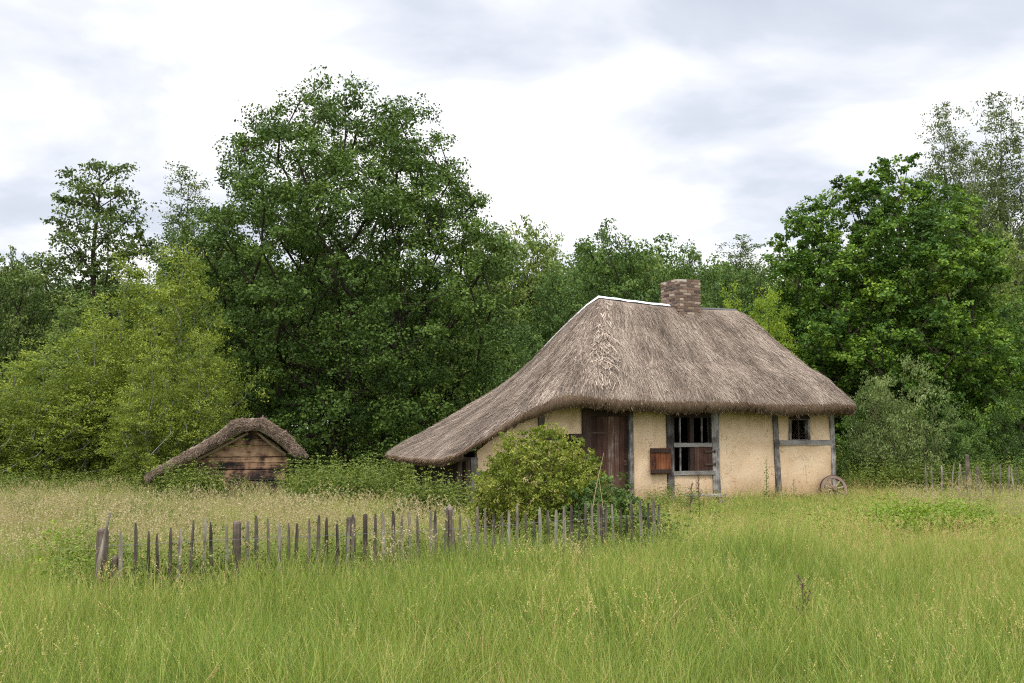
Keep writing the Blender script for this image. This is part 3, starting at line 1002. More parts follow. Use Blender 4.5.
# ---- walls
GZ = -0.2
def wall_panel(m, x0, x1, z0, z1, nx=10, nz=8, zt=None):
    """clay infill panel 0.14 thick with a wavy hand-made face"""
    vs = []; fs = []
    for side, y in ((0, 0.0), (1, 0.14)):
        for j in range(nz + 1):
            for i in range(nx + 1):
                x = x0 + (x1 - x0) * i / nx
                za = z0; zb = z1 if zt is None else zt(x)
                z = za + (zb - za) * j / nz
                w = 0.012 * math.sin(x * 2.3 + z * 3.1) + 0.008 * math.sin(x * 6.1 - z * 4.7) + random.uniform(-0.002, 0.002)
                edge = (i in (0, nx))
                vs.append((x, y + (w if side == 0 else 0) + (0.008 if edge and side == 0 else 0), z))
    W = nx + 1; O = W * (nz + 1)
    for j in range(nz):
        for i in range(nx):
            a = j * W + i
            fs.append((a, a + 1, a + W + 1, a + W))
            fs.append((O + a + W, O + a + W + 1, O + a + 1, O + a))
    for i in range(nx):
        fs.append((O + i, O + i + 1, i + 1, i)); a = nz * W + i; fs.append((a, a + 1, O + a + 1, O + a))
    for j in range(nz):
        a = j * W; fs.append((a, a + W, O + a + W, O + a)); a = j * W + nx; fs.append((O + a, O + a + W, a + W, a))
    m.add(vs, fs)


lean_top = lambda x: float(np.interp(x, [-3.9, -3.4, -2.8, -2.2, -1.7, -1.0], [1.12, 1.5, 1.88, 2.2, 2.34, 2.42]))
wm = MB()
wall_panel(wm, -2.17, -1.24, 1.62, 2.3, 8, 5, lambda x: lean_top(x))
wall_panel(wm, -3.7, -2.29, 0.86, 1.2, 10, 6, lambda x: lean_top(x) - 0.0)
wall_panel(wm, -3.7, -2.29, GZ, 0.78, 10, 6)
wall_panel(wm, -2.17, -1.62, GZ, 1.49, 6, 6)
wall_panel(wm, 0.055, 0.955, GZ, 2.5, 9, 12)
wall_panel(wm, 1.135, 2.235, GZ, 0.68, 9, 5)
wall_panel(wm, 2.435, 4.06, GZ, 2.5, 12, 12)
wall_panel(wm, 4.2, 5.87, GZ, 1.345, 12, 8)
wall_panel(wm, 4.16, 4.53, 1.455, 2.5, 4, 6)
wall_panel(wm, 5.19, 5.87, 1.455, 2.5, 6, 6)
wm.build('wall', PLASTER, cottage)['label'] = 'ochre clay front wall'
sm = MB()
sm.box(5.93, 5.98, 0.14, 3.15, GZ, 2.5)
sm.box(-1.6, 5.98, 3.17, 3.31, GZ, 2.1)
lw = MB()  # dark boards stand in for the shade inside the open lean-to
for i in range(12):
    lw.box(-3.83, -3.76, 0.14 + i * 0.25, 0.375 + i * 0.25, GZ, 1.06, random.uniform(0.2, 0.6), 0.003)
for i in range(9):
    lw.box(-3.75 + i * 0.24, -3.525 + i * 0.24, 3.17, 3.22, GZ, 1.2, random.uniform(0.2, 0.6), 0.003)
lw.build('shade_boards', DARK_WOOD, cottage)['label'] = 'dark boards standing in for the shade under the low left end'
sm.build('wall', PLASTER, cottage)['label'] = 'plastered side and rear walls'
im = MB()
im.box(-1.3, 5.9, 2.0, 2.04, GZ, 2.3); im.box(-1.1, 5.9, 0.16, 2.0, 2.38, 2.40); im.box(-3.6, 5.9, 0.16, 2.0, -0.05, 0.0)
im.build('interior_partition', INSIDE, cottage)


def post(x0, x1, z0=GZ, z1=2.5, lean=0.0, mat=GREY_WOOD, y0=-0.028, name='timber_post', tint=0.5, y1=0.13):
    m = MB(); m.beam(x0, x1, y0, y1, z0, z1, 9, 0.006, lean, tint)
    return m.build(name, mat, cottage)


def railx(x0, x1, z0, z1, y0=-0.025, y1=0.12, mat=GREY_WOOD_X, name='timber_rail', tint=0.5, lean=0.0, parent=None, jit=0.005):
    m = MB(); m.beam(x0, x1, y0, y1, z0, z1, 8, jit, lean, tint, axis='x')
    return m.build(name, mat, parent or cottage)


post(-2.29, -2.17, z1=2.2, tint=0.35)
post(-1.24, -1.02, mat=DARK_WOOD, tint=0.62)
post(-0.045, 0.055, tint=0.42)
post(0.965, 1.135, tint=0.25)
post(2.235, 2.435, tint=0.58, lean=-0.05)
post(4.13, 4.27, tint=0.42, lean=-0.13)
post(5.87, 6.0, tint=0.62, lean=-0.04)
post(-3.86, -3.7, z1=1.15, tint=0.5)
railx(-2.17, -1.24, 1.5, 1.61, mat=DARK_WOOD, tint=0.6)
railx(-3.7, -2.29, 0.78, 0.86, tint=0.4)
railx(4.2, 5.87, 1.345, 1.455, tint=0.78, y0=-0.035, lean=-0.01)
railx(-1.02, -0.045, 2.0, 2.5, mat=DARK_WOOD, tint=0.4)
railx(1.135, 2.235, 1.98, 2.5, mat=DARK_WOOD, tint=0.4)
railx(4.53, 5.19, 1.96, 2.5, mat=DARK_WOOD, tint=0.4)

# door of vertical boards
dm = MB()
xb = -1.015
wds = [0.17, 0.13, 0.15, 0.16, 0.12, 0.14, 0.10]
for i, w in enumerate(wds):
    e = min(xb + w, -0.05)
    dm.beam(xb + 0.003, e - 0.004, 0.03 + random.uniform(-0.004, 0.004), 0.06, 0.0, 1.995, 6, 0.002, 0, [0.25, 0.45, 0.62, 1.0, 0.9, 0.48, 0.2][i])
    xb = e
door = dm.build('door', DOOR_WOOD, cottage)
m = MB(); m.tube([(-0.14, 0.025, 1.0), (-0.14, -0.02, 1.0), (-0.14, -0.025, 0.94)], 0.012); m.box(-0.17, -0.11, 0.02, 0.03, 0.93, 1.05)
m.build('handle', IRON, door)
for z in (0.35, 1.62):
    m = MB(); m.box(-1.0, -0.55, 0.016, 0.025, z, z + 0.04); m.build('strap_hinge', IRON, door)


def board_shutter(x0, x1, z0, z1, y0, mat, bmat, rot=0.0, tints=None, name='shutter', battens=True, label=None):
    m = MB(); n = 4
    w = (x1 - x0) / n
    for i in range(n):
        m.beam(x0 + i * w + 0.003, x0 + (i + 1) * w - 0.003, y0, y0 + 0.022, z0 + random.uniform(0, 0.008), z1 - random.uniform(0, 0.01), 4, 0.0015, 0, (tints or [0.5] * 4)[i])
    o = m.build(name, mat, cottage)
    if label: o['label'] = label
    if battens:
        for za, zb in ((z0 + 0.03, z0 + 0.115), (z1 - 0.105, z1 - 0.02)):
            m = MB(); m.beam(x0 - 0.004, x1 + 0.004, y0 - 0.024, y0 - 0.001, za, zb, 5, 0.003, 0, 0.5, axis='x')
            m.build('batten', bmat, o)
    if rot:
        o.rotation_euler = (0, rot, 0)
    return o


s1 = board_shutter(0.46, 1.0, 0.72, 1.31, -0.085, RED_WOOD, DARK_WOOD, tints=[0.35, 0.6, 0.75, 0.5], label='orange brown shutter standing open against the wall')
m = MB(); m.tube([(0.53, -0.1, 0.98), (0.53, -0.125, 0.95), (0.53, -0.125, 0.9)], 0.012); m.build('latch', IRON, s1)
# main window: four lights, the lower right one shuttered
wf = MB()
wf.beam(1.135, 1.175, 0.0, 0.08, 0.78, 1.98, 5, 0.003)
wf.beam(2.195, 2.235, 0.0, 0.08, 0.78, 1.98, 5, 0.003)
wf.beam(1.6, 1.71, -0.005, 0.085, 0.78, 1.98, 6, 0.004, 0, 0.42)
wo = wf.build('window', DARK_WOOD, cottage)
railx(1.137, 2.233, 1.32, 1.41, y0=-0.02, y1=0.0, name='transom', tint=0.85, parent=wo)
railx(1.1, 2.27, 0.69, 0.78, y0=-0.055, y1=0.12, name='sill', tint=0.7, parent=wo)
for x, za, zb in ((1.355, 0.78, 1.98), (1.965, 1.41, 1.98)):
    m = MB(); m.beam(x - 0.017, x + 0.017, 0.03, 0.06, za, zb, 5, 0.003, 0, 0.45)
    m.build('glazing_bar', GREY_WOOD, wo)
s2 = board_shutter(1.715, 2.215, 0.785, 1.315, -0.012, DOOR_WOOD, DOOR_WOOD, tints=[0.66, 0.5, 0.42, 0.35], battens=False, label='dull brown shutter closed over the lower right light')
for z in (0.90, 1.19):
    m = MB(); m.box(1.99, 2.30, -0.036, -0.022, z, z + 0.04); m.tube([(2.27, -0.04, z - 0.02), (2.27, -0.04, z + 0.06)], 0.014)
    m.build('hinge', IRON, s2)
# small window
wf = MB()
wf.beam(4.53, 4.595, -0.02, 0.1, 1.455, 1.96, 5, 0.003, 0, 0.45)
wf.beam(5.12, 5.19, -0.02, 0.1, 1.455, 1.96, 5, 0.003, 0, 0.5)
wf.beam(4.58, 5.13, -0.012, 0.09, 1.452, 1.475, 4, 0.002, 0, 0.5, axis='x')
wf.beam(4.58, 5.13, -0.012, 0.09, 1.94, 1.965, 4, 0.002, 0, 0.4, axis='x')
wo = wf.build('window', GREY_WOOD, cottage)
m = MB(); m.beam(4.84, 4.885, 0.03, 0.07, 1.455, 1.96, 5, 0.003, 0, 0.35); m.build('glazing_bar', DARK_WOOD, wo)
# little dark window left of the door
m = MB(); m.beam(-1.62, -1.55, 0.0, 0.1, 0.9, 1.5, 4, 0.003); m.beam(-1.55, -1.24, 0.0, 0.1, 0.85, 0.9, 4, 0.002, axis='x'); m.beam(-1.42, -1.38, 0.02, 0.06, 0.9, 1.5, 4, 0.002)
m.build('window', DARK_WOOD, cottage)
m = MB()
wall_panel(m, -1.62, -1.24, GZ, 0.85, 4, 5)
m.build('wall', PLASTER, cottage)['label'] = 'short ochre panel below the small window left of the door'
# poles carrying the low left end of the roof
for s, d in ((-4.12, -0.05), (-3.98, -0.12)):
    m = MB(); m.tube([(s, d, GZ), (s + 0.01, d, 0.5), (s + 0.02, d + 0.02, 1.1)], [0.06, 0.055, 0.05], 7); m.build('corner_post', DARK_WOOD, cottage)

# ---- wagon wheel leaning by the right corner
def wagon_wheel():
    wp = hpt(5.70, -0.32, 0.0)
    root = empty('wagon_wheel', (wp.x - 0.05, wp.y, -0.05), 'old wooden spoked wagon wheel leaning on the right corner of the cottage', 'wheel')
    root.rotation_euler = (R(-12), 0, TH + R(-22))
    Rr = 0.335
    def ring(r0, r1, y0, y1, n=40):
        m = MB(); vs = []; fs = []
        for i in range(n):
            a = 2 * math.pi * i / n
            for (r, y) in ((r0, y0), (r1, y0), (r1, y1), (r0, y1)):
                vs.append((r * math.cos(a), y, Rr + r * math.sin(a)))
        for i in range(n):
            j = (i + 1) % n
            for k in range(4):
                fs.append((i * 4 + k, j * 4 + k, j * 4 + (k + 1) % 4, i * 4 + (k + 1) % 4))
        m.add(vs, fs); return m
    ring(0.255, 0.325, -0.04, 0.035).build('rim', WHEEL_WOOD, root)
    ring(0.325, 0.337, -0.044, 0.039).build('tyre', IRON, root)
    hub = MB()
    hub.tube([(0, -0.12, Rr), (0, -0.115, Rr), (0, -0.04, Rr), (0, 0.05, Rr), (0, 0.08, Rr)], [0.045, 0.055, 0.075, 0.075, 0.05], 14)
    hub.build('hub', WHEEL_WOOD, root)
    for k in range(10):
        a = 2 * math.pi * k / 10 + 0.2
        m = MB()
        c, s = math.cos(a), math.sin(a)
        m.tube([(0.05 * c, -0.015, Rr + 0.05 * s), (0.16 * c, -0.01, Rr + 0.16 * s), (0.262 * c, -0.005, Rr + 0.262 * s)], [0.022, 0.017, 0.02], 6, 1.0)
        m.build('spoke', WHEEL_WOOD, root)


wagon_wheel()


def plank_bench():
    c = at(706, 503, 20.9)
    root = empty('plank_bench', (c.x, 20.9, 0), 'low grey plank bench half sunk in grass below the cottage window', 'bench', None, R(12))
    m = MB(); m.beam(-0.42, 0.42, -0.12, 0.12, 0.33, 0.375, 8, 0.004, 0, 0.75, axis='x'); m.build('seat', GREY_WOOD_X, root)
    for x in (-0.3, 0.3):
        m = MB(); m.beam(x - 0.04, x + 0.04, -0.09, 0.09, -0.05, 0.33, 4, 0.004, 0, 0.4); m.build('leg', GREY_WOOD, root)


plank_bench()

# ================================================================== SHED at the left
def shed():
    Y = 24.5
    root = empty('root_cellar', (xat(238, Y), Y, 0), 'low plank gabled shed under a thick thatched roof at the left', 'shed', None, R(16))
    k = Y / 1000 * 1.0
    X = lambda px: (px - 238) * k * 1.003
    Z = lambda py: at(238, py, Y).z
    # planks, each board laid with its own length; clipped to the gable slope
    apex = (X(249), Z(428.5)); l_end = (X(168), Z(474)); r_end = (X(289), Z(454.5))
    def half(z, side):
        if side < 0: return max(X(199) - 0.02, apex[0] - (apex[1] - z) * (apex[0] - l_end[0]) / (apex[1] - l_end[1]))
        return min(X(284), apex[0] + (apex[1] - z) * (r_end[0] - apex[0]) / (apex[1] - r_end[1]) + 0.02)
    m = MB(); z = -0.1
    edges = [-0.1, 0.12, 0.34, Z(481), Z(469.5), Z(462.5), Z(457), Z(446), Z(439), Z(429)]
    for i in range(len(edges) - 1):
        a, b = edges[i] + 0.010, edges[i + 1] - 0.010
        t = [0.1, 0.1, 0.15, 0.16, 0.08, 0.46, 0.60, 0.42, 0.12][i]
        if i == 4: b += 0.009
        if i == 5: a -= 0.009
        xl0, xl1, xr0, xr1 = half(a, -1), half(b, -1), half(a, 1), half(b, 1)
        if i in (4, 5): xr0 = xr1 = X(286)
        n = 9; yo = random.uniform(-0.012, 0.012)
        vs = []; fs = []
        for q in range(n + 1):
            u = q / n
            x0 = xl0 + (xr0 - xl0) * u; x1 = xl1 + (xr1 - xl1) * u
            w = [random.uniform(-0.005, 0.005) for _ in range(4)]
            vs += [(x0, yo, a + w[0]), (x1, yo, b + w[1]), (x1, yo + 0.05, b + w[1]), (x0, yo + 0.05, a + w[0])]
        for q in range(n):
            for c in range(4): fs.append((q * 4 + c, q * 4 + (c + 1) % 4, q * 4 + 4 + (c + 1) % 4, q * 4 + 4 + c))
        fs += [(0, 1, 2, 3), (n * 4 + 3, n * 4 + 2, n * 4 + 1, n * 4)]
        m.add(vs, fs, t)
    m.build('gable_wall', SHED_WOOD, root)
    m = MB()
    m.box(X(199), X(284), 2.6, 2.66, -0.1, 1.05); m.box(X(199) - 0.05, X(199), 0.08, 2.6, -0.1, 0.75); m.box(X(284), X(284) + 0.05, 0.08, 2.6, -0.1, 0.75)
    m.build('wall', DARK_WOOD, root)['label'] = 'dark side and rear boards'
    # pale pole rafters showing under the verge
    for (a, b) in (((X(247), Z(433)), (X(176), Z(471))), ((X(256), Z(433)), (X(284), Z(455)))):
        m = MB(); m.tube([(a[0], -0.12, a[1]), ((a[0] + b[0]) / 2, -0.12, (a[1] + b[1]) / 2 - 0.02), (b[0], -0.12, b[1])], [0.035, 0.038, 0.034], 7, 0.7)
        m.build('rafter', POLE_WOOD, root)
    # thatch: profile swept back, lumpy, with straw
    top = [(153, 475), (163, 467), (180, 457), (200, 445), (215, 436), (230, 423), (240, 418.5), (251, 419), (262, 419), (274, 425), (288, 436), (298, 446), (304.5, 456)]
    bot = [(156, 481), (167, 475), (183, 467), (203, 455.5), (218, 447), (233, 437.5), (243, 433), (250, 431.5), (257, 432), (267, 438), (280, 448), (290, 458), (302, 460)]
    M = 60
    tt = np.linspace(0, 1, M)
    def interp(pl):
        pl = np.array(pl, float); s = np.concatenate([[0], np.cumsum(np.linalg.norm(np.diff(pl, axis=0), axis=1))]); s /= s[-1]
        return np.stack([np.interp(tt, s, [X(a) for a in pl[:, 0]]), np.interp(tt, s, [Z(b) for b in pl[:, 1]])], 1)
    Tp, Bt = interp(top), interp(bot)
    Bt = Tp + (Bt - Tp) * 0.90
    g = np.random.default_rng(5)
    ringsY = [(-0.34, 0.10), (-0.37, 0.45), (-0.30, 0.85), (-0.2, 1.0)] + [(y, 1.0) for y in np.linspace(0.0, 2.75, 12)] + [(2.9, 0.8), (2.92, 0.4), (2.88, 0.1)]
    rows = []
    for iy, (y, e) in enumerate(ringsY):
        mid = (Tp + Bt) / 2
        tp = Bt + (Tp - Bt) * e
        ln = 0.02 * np.sin(tt * 40 + y * 3) + 0.012 * g.normal(size=M)
        rows.append(np.stack([tp[:, 0], np.full(M, y) + ln, tp[:, 1] + ln], 1))
    rows2 = []
    for y in (2.85, -0.30):
        rows2.append(np.stack([Bt[:, 0], np.full(M, y), Bt[:, 1] - 0.01], 1))
    rows = rows + rows2
    n = len(rows)
    co = np.concatenate(rows); f = []
    for i in range(n):
        i2 = (i + 1) % n
        for j in range(M - 1): f.append((i * M + j, i * M + j + 1, i2 * M + j + 1, i2 * M + j))
    # end faces
    quads = []
    uv = np.stack([co[:, 1] * 1.0, np.tile(tt * 4, n)], 1)
    mi = [1 if i < 2 else 0 for i in range(n) for _ in range(M - 1)]
    # straw: verge ends and slope stems
    ns = 22000
    iy = g.integers(0, 3, ns); jj = g.integers(0, M - 1, ns)
    A = co.reshape(n, M, 3)
    u = g.uniform(size=(ns, 1)); v = g.uniform(size=(ns, 1))
    P = (A[iy, jj] * (1 - u) + A[iy, jj + 1] * u) * (1 - v) + (A[iy + 1, jj] * (1 - u) + A[iy + 1, jj + 1] * u) * v
    D = A[iy, jj + 1] - A[iy, jj]; D /= np.linalg.norm(D, axis=1, keepdims=True)
    sgn = np.where(P[:, 0] > X(250), 1, -1)[:, None]
    D = D * sgn + g.normal(size=D.shape) * 0.3 + np.array([0, -0.35, 0]); D /= np.linalg.norm(D, axis=1, keepdims=True)
    L = g.uniform(0.02, 0.07, ns)[:, None]; W = g.uniform(0.003, 0.008, ns)[:, None]
    S = np.cross(D, g.normal(size=D.shape)); S /= np.linalg.norm(S, axis=1, keepdims=True)
    O = np.array([0, -0.012, 0.006])
    st = np.stack([P + O - S * W / 2, P + O + S * W / 2, P + O + D * L + S * W / 3, P + O + D * L - S * W / 3], 1).reshape(-1, 3)
    sf = np.arange(4 * ns).reshape(ns, 4) + len(co)
    allco = np.concatenate([co, st]); allf = np.concatenate([np.array(f), sf])
    cap0 = [i * M for i in range(n)]; cap1 = [i * M + M - 1 for i in range(n)]
    tint = np.concatenate([np.full(len(f), 0.4), np.clip(g.normal(0.5, 0.25, ns), 0, 1)])
    me = mesh_np('shed_thatch', allco, allf, tint, uv=np.concatenate([uv, np.repeat(np.stack([P[:, 0] * 2, P[:, 2]], 1), 4, 0)]))
    bm = bmesh.new(); bm.from_mesh(me); bm.verts.ensure_lookup_table()
    for c in (cap0, cap1[::-1]):
        try: bm.faces.new([bm.verts[i] for i in c])
        except ValueError: pass
    bm.to_mesh(me); bm.free()
    me.materials.append(THATCH); me.materials.append(THATCH_CUT)
    mm = np.zeros(len(me.polygons), np.int32); mm[:len(f)] = mi
    mm[len(f):len(f) + ns] = (g.uniform(size=ns) < 0.45)
    me.polygons.foreach_set('material_index', mm)
    o = bpy.data.objects.new('roof', me); COL.objects.link(o); o.parent = root


shed()

# ================================================================== FENCES
FA = Vector((-3.50, 8.6, 0)); FB = Vector((1.72, 11.75, 0))


def fence(name, A, B, spacing, height, posts, label, seed, tilt=0.020, wires=(0.8, 0.3), wid=0.034):
    g = random.Random(seed)
    d = (B - A); L = d.length; ang = math.atan2(d.y, d.x)
    root = empty(name, A, label, 'fence', None, ang)
    n = int(L / spacing)
    tops = []
    for i in range(n + 1):
        x = L * i / n + g.uniform(-0.008, 0.008)
        if any(abs(x - p[0]) < 0.03 for p in posts): continue
        h = height * g.uniform(0.93, 1.05)
        if g.random() < 0.06: h *= 0.88
        lx, ly = g.gauss(0, tilt) * 0.6, g.gauss(0, tilt) * 0.4
        w = wid * g.uniform(0.7, 1.15)
        m = MB()
        rings = []
        bend = g.gauss(0, 0.008)
        for k, u in enumerate((0, 0.25, 0.5, 0.75, 0.93, 1.0)):
            ww = w * (1.0 if u < 0.9 else (0.85 if u < 0.97 else 0.35))
            xx = x + lx * u + bend * math.sin(u * 3.1) + g.uniform(-0.0015, 0.0015); yy = ly * u
            z = -0.15 + (h + 0.15) * u
            th = 0.010
            rings += [(xx - ww / 2, yy - th, z), (xx + ww / 2, yy - th * 0.7, z), (xx + ww / 2 * 0.8, yy + th, z), (xx - ww / 2 * 0.8, yy + th, z)]
        fs = []
        for k in range(5):
            for q in range(4): fs.append((k * 4 + q, k * 4 + (q + 1) % 4, k * 4 + 4 + (q + 1) % 4, k * 4 + 4 + q))
        fs.append((20, 21, 22, 23))
        m.add(rings, fs, g.uniform(0.2, 0.8))
        m.build('pale', PALE_WOOD, root)
    for (x, h, w) in posts:
        m = MB()
        m.tube([(x, 0.04, -0.2), (x + 0.01, 0.04, h * 0.5), (x + g.uniform(-0.02, 0.02), 0.04, h - 0.02), (x + 0.005, 0.04, h)], [w, w * 0.97, w * 0.9, w * 0.7], 9, g.uniform(0.35, 0.7))
        m.build('post', POST_WOOD, root)
    for wz in wires:
        for off in (-0.0135, 0.0135):
            m = MB(); pts = []
            for i in range(0, n * 2 + 1):
                x = L * i / (n * 2)
                pts.append((x, (0.009 if i % 2 else 0.013) * (1 if off > 0 else -1), wz * height + 0.012 * math.sin(x * 1.3 + wz * 9)))
            m.tube(pts, 0.0014, 4, cap=False); m.build('wire', WIRE, root)
    return root


LF = (FB - FA).length
def fx(px):
    """distance along the near fence seen at column px"""
    k = (px - 512) / F
    dx, dy = (FB - FA).normalized().x, (FB - FA).normalized().y
    return (k * FA.y - FA.x) / (dx - k * dy)


fence('paling_fence', FA, FB, 0.096, 0.88, [(0.02, 0.86, 0.055), (0.12, 0.62, 0.04), (fx(241), 0.87, 0.042), (fx(354), 0.86, 0.050), (fx(368), 0.88, 0.025), (fx(453), 0.91, 0.050), (fx(600), 0.85, 0.035)],
      'weathered grey cleft paling fence held by wire in front of the shrub', 4)
fa = Vector((xat(925, 24.2), 24.2, 0)); fb = Vector((xat(1075, 22.5), 22.5, 0))
fence('paling_fence', fa, fb, 0.17, 0.92, [(fx(241) * 0 + 0.93, 1.12, 0.05), (3.3, 0.9, 0.06)], 'rickety leaning paling fence by the dark trees at the far right', 9, 0.12, (0.75,), 0.042)
# leaning old stake at the left corner of the near fence
m = MB(); m.tube([(FA.x - 0.03, FA.y - 0.05, -0.1), (FA.x + 0.02, FA.y - 0.04, 0.6), (FA.x + 0.09, FA.y - 0.02, 1.0)], [0.020, 0.017, 0.010], 7, 0.8)
tag(m.build('fence_stake', PALE_WOOD), 'tall pale stake leaning at the left corner post of the near fence', 'stake')

# ================================================================== TREES
def prof_px(rows, H, Y, basepx=0):
    """rows of (picture y, half width px) -> (fraction of height, radius m)"""
    return [(max(0.0, at(512, py, Y).z / H), hw * Y / F) for py, hw in rows]


# oak
Yo = 37.0
Ho = at(512, 72, Yo).z
oak = grow('oak', Ho, prof_px([(92, 22), (100, 58), (120, 86), (150, 112), (200, 140), (260, 168), (320, 172), (380, 162), (430, 140), (470, 120)], Ho, Yo), 720, 0.76, 340, 0.12, 12, flat=0.45, sub=15,
           lobes=0.06, bias=0.36, fork=0.27, trunk_r=0.42, trunk_top=0.5, tintvar=0.13, minz=0.5, mind=0.76, twig=0.02, rise=0.9, wob=0.3, tintbase=0.47)
place_tree('oak_tree', oak, (OAK_LEAF, OAK_BARK), (xat(340, Yo), Yo, 0), 'large spreading dark green oak towering behind between shed and cottage')

# maple at the right
Ym = 33.0
Hm = at(512, 146, Ym).z
mprof = prof_px([(158, 10), (172, 40), (195, 70), (240, 90), (290, 108), (340, 118), (400, 118), (450, 100), (480, 90)], Hm, Ym)
maple = grow('maple', Hm, mprof, 680, 0.50, 310, 0.105, 23, flat=0.9, sub=8, lobes=0.2, bias=0.4, fork=0.15, trunk_r=0.26, trunk_top=0.6, tintvar=0.17, minz=0.5, mind=0.5, aspect=0.8, up=0.9, rise=1.1, tintbase=0.58)
place_tree('maple_tree', maple, (MAPLE_LEAF, BROWN_BARK), (xat(893, Ym), Ym, 0), 'broad maple with fresh green leaf tips behind the right end of the cottage')

# tall open alder at the far left
Ya = 42.0
Ha = at(512, 158, Ya).z
aprof = prof_px([(156, 4), (175, 26), (200, 42), (240, 50), (290, 55), (340, 52), (400, 45)], Ha, Ya)
alder = grow('alder', Ha, aprof, 105, 0.80, 210, 0.15, 31, flat=0.30, sub=9, lobes=0.3, bias=0.55, fork=0.3, trunk_r=0.19, trunk_top=0.97, tintvar=0.12, mind=0.75, minz=1.5, twig=0.016, rise=0.2)
place_tree('alder_tree', alder, (ALDER_LEAF, OAK_BARK), (xat(90, Ya), Ya, 0), 'tall thin alder with open layered crown rising above the left thicket')

# shared kinds
K_young = [grow('young%d' % i, 8.0, [(0.02, 1.5), (0.2, 1.8), (0.45, 1.75), (0.7, 1.25), (0.88, 0.65), (1.0, 0.15)], 150, 0.62, 230, 0.105, 40 + i, flat=0.9, sub=9, lobes=0.3, bias=0.5, fork=0.1, trunk_r=0.09, trunk_top=0.93, mind=0.42, minz=0.2, rise=1.2, aspect=0.45, up=0.35, tintvar=0.13, twig=0.008) for i in range(2)]
K_round = [grow('round%d' % i, 10.0, [(0.03, 2.2), (0.25, 3.0), (0.55, 3.1), (0.8, 2.3), (0.95, 1.1), (1.0, 0.4)], 210, 0.80, 210, 0.15, 50 + i, flat=0.6, sub=9, lobes=0.15, bias=0.42, fork=0.22, trunk_r=0.22, trunk_top=0.7, mind=0.65, minz=0.4, rise=0.8, tintvar=0.16, twig=0.014) for i in range(3)]
K_birch = [grow('birch%d' % i, 14.0, [(0.08, 0.7), (0.3, 1.7), (0.6, 1.6), (0.85, 0.9), (1.0, 0.2)], 300, 0.62, 190, 0.10, 60 + i, flat=1.0, sub=11, lobes=0.35, bias=0.6, fork=0.2, trunk_r=0.13, trunk_top=0.97, mind=0.5, minz=1.0, rise=1.3, tintvar=0.12, twig=0.012) for i in range(2)]
K_shrub = [grow('shrub%d' % i, 3.0, [(0.03, 1.3), (0.35, 1.6), (0.7, 1.25), (0.93, 0.6), (1.0, 0.2)], 70, 0.46, 260, 0.075, 70 + i, flat=0.85, sub=9, lobes=0.3, bias=0.45, fork=0.05, trunk_r=0.05, trunk_top=0.6, mind=0.3, minz=0.08, rise=1.2, aspect=0.5, tintvar=0.15, twig=0.006) for i in range(2)]


def put(name, kind, mat, bark, px, Y, top, hw, label, cat='tree', group=None, seed=0):
    """a copy of a kind stretched to the height and half width the photo shows"""
    g = random.Random(seed * 77 + int(px) + int(Y * 3))
    lib, H0, R0 = {'young': (K_young, 8.0, 1.85), 'round': (K_round, 10.0, 3.2), 'birch': (K_birch, 14.0, 1.85), 'shrub': (K_shrub, 3.0, 1.75)}[kind]
    me = lib[g.randrange(len(lib))]
    H = at(512, top, Y).z
    sx = hw * Y / F / R0
    return place_tree(name, me, (mat, bark), (xat(px, Y), Y, 0), label, cat, group, g.uniform(0, 6.28), (sx, sx, H / H0 * 0.98))


gL = 'light green young trees crowding the left edge'
put('willow_tree', 'young', LIME_LEAF, PALE_BARK, 178, 30, 232, 50, 'tallest yellow green young willow directly left of the oak', group=gL)
put('willow_tree', 'young', LIME_LEAF, PALE_BARK, 122, 31.5, 252, 52, 'yellow green young willow below the tall alder', group=gL)
put('willow_tree', 'young', LIME_LEAF, PALE_BARK, 200, 28.5, 322, 34, 'slim yellow green willow just behind the thatched shed', group=gL)
put('willow_tree', 'young', LIME_LEAF, PALE_BARK, 36, 29, 342, 55, 'low yellow green willow at the left edge of the picture', group=gL)
put('willow_tree', 'young', LIME_LEAF, PALE_BARK, 88, 29.5, 318, 48, 'middle sized yellow green willow between the edge and the shed', group=gL)
put('willow_tree', 'young', LIME_LEAF, PALE_BARK, 148, 27.5, 345, 42, 'short bushy willow left of the shed roof end', group=gL)
put('willow_tree', 'young', LIME_LEAF, PALE_BARK, -12, 27.5, 362, 50, 'cut off willow at the very left margin', group=gL)
put('willow_tree', 'young', OLIVE_LEAF, BROWN_BARK, 70, 33, 285, 50, 'duller green tree in shade behind the left willows', group=gL)
gB = 'trees in the wood behind'
put('woodland_tree', 'round', ALDER_LEAF, OAK_BARK, 12, 44, 245, 42, 'grey green tree at the far left edge against the sky', group=gB, seed=1)
put('woodland_tree', 'round', DARK_LEAF, OAK_BARK, 58, 47, 270, 50, 'dark tree behind the foot of the alder', group=gB, seed=2)
put('woodland_tree', 'birch', ALDER_LEAF, OAK_BARK, 182, 41, 166, 42, 'open topped tree peeping out left of the oak crown', group=gB, seed=3)
put('woodland_tree', 'round', DARK_LEAF, OAK_BARK, 205, 43, 235, 45, 'dark tree tucked behind the left flank of the oak', group=gB, seed=4)
put('woodland_tree', 'round', OLIVE_LEAF, BROWN_BARK, 530, 58, 214, 62, 'pale olive tree directly right of the oak crown', group=gB, seed=5)
put('woodland_tree', 'round', OLIVE_LEAF, BROWN_BARK, 488, 60, 222, 50, 'pale olive tree half hidden by the right side of the oak', group=gB, seed=6)
put('woodland_tree', 'round', DARK_LEAF, OAK_BARK, 612, 51, 220, 58, 'dark green tree above the left end of the roof ridge', group=gB, seed=7)
put('woodland_tree', 'round', DARK_LEAF, OAK_BARK, 560, 47, 262, 48, 'low dark tree behind the left slope of the cottage roof', group=gB, seed=8)
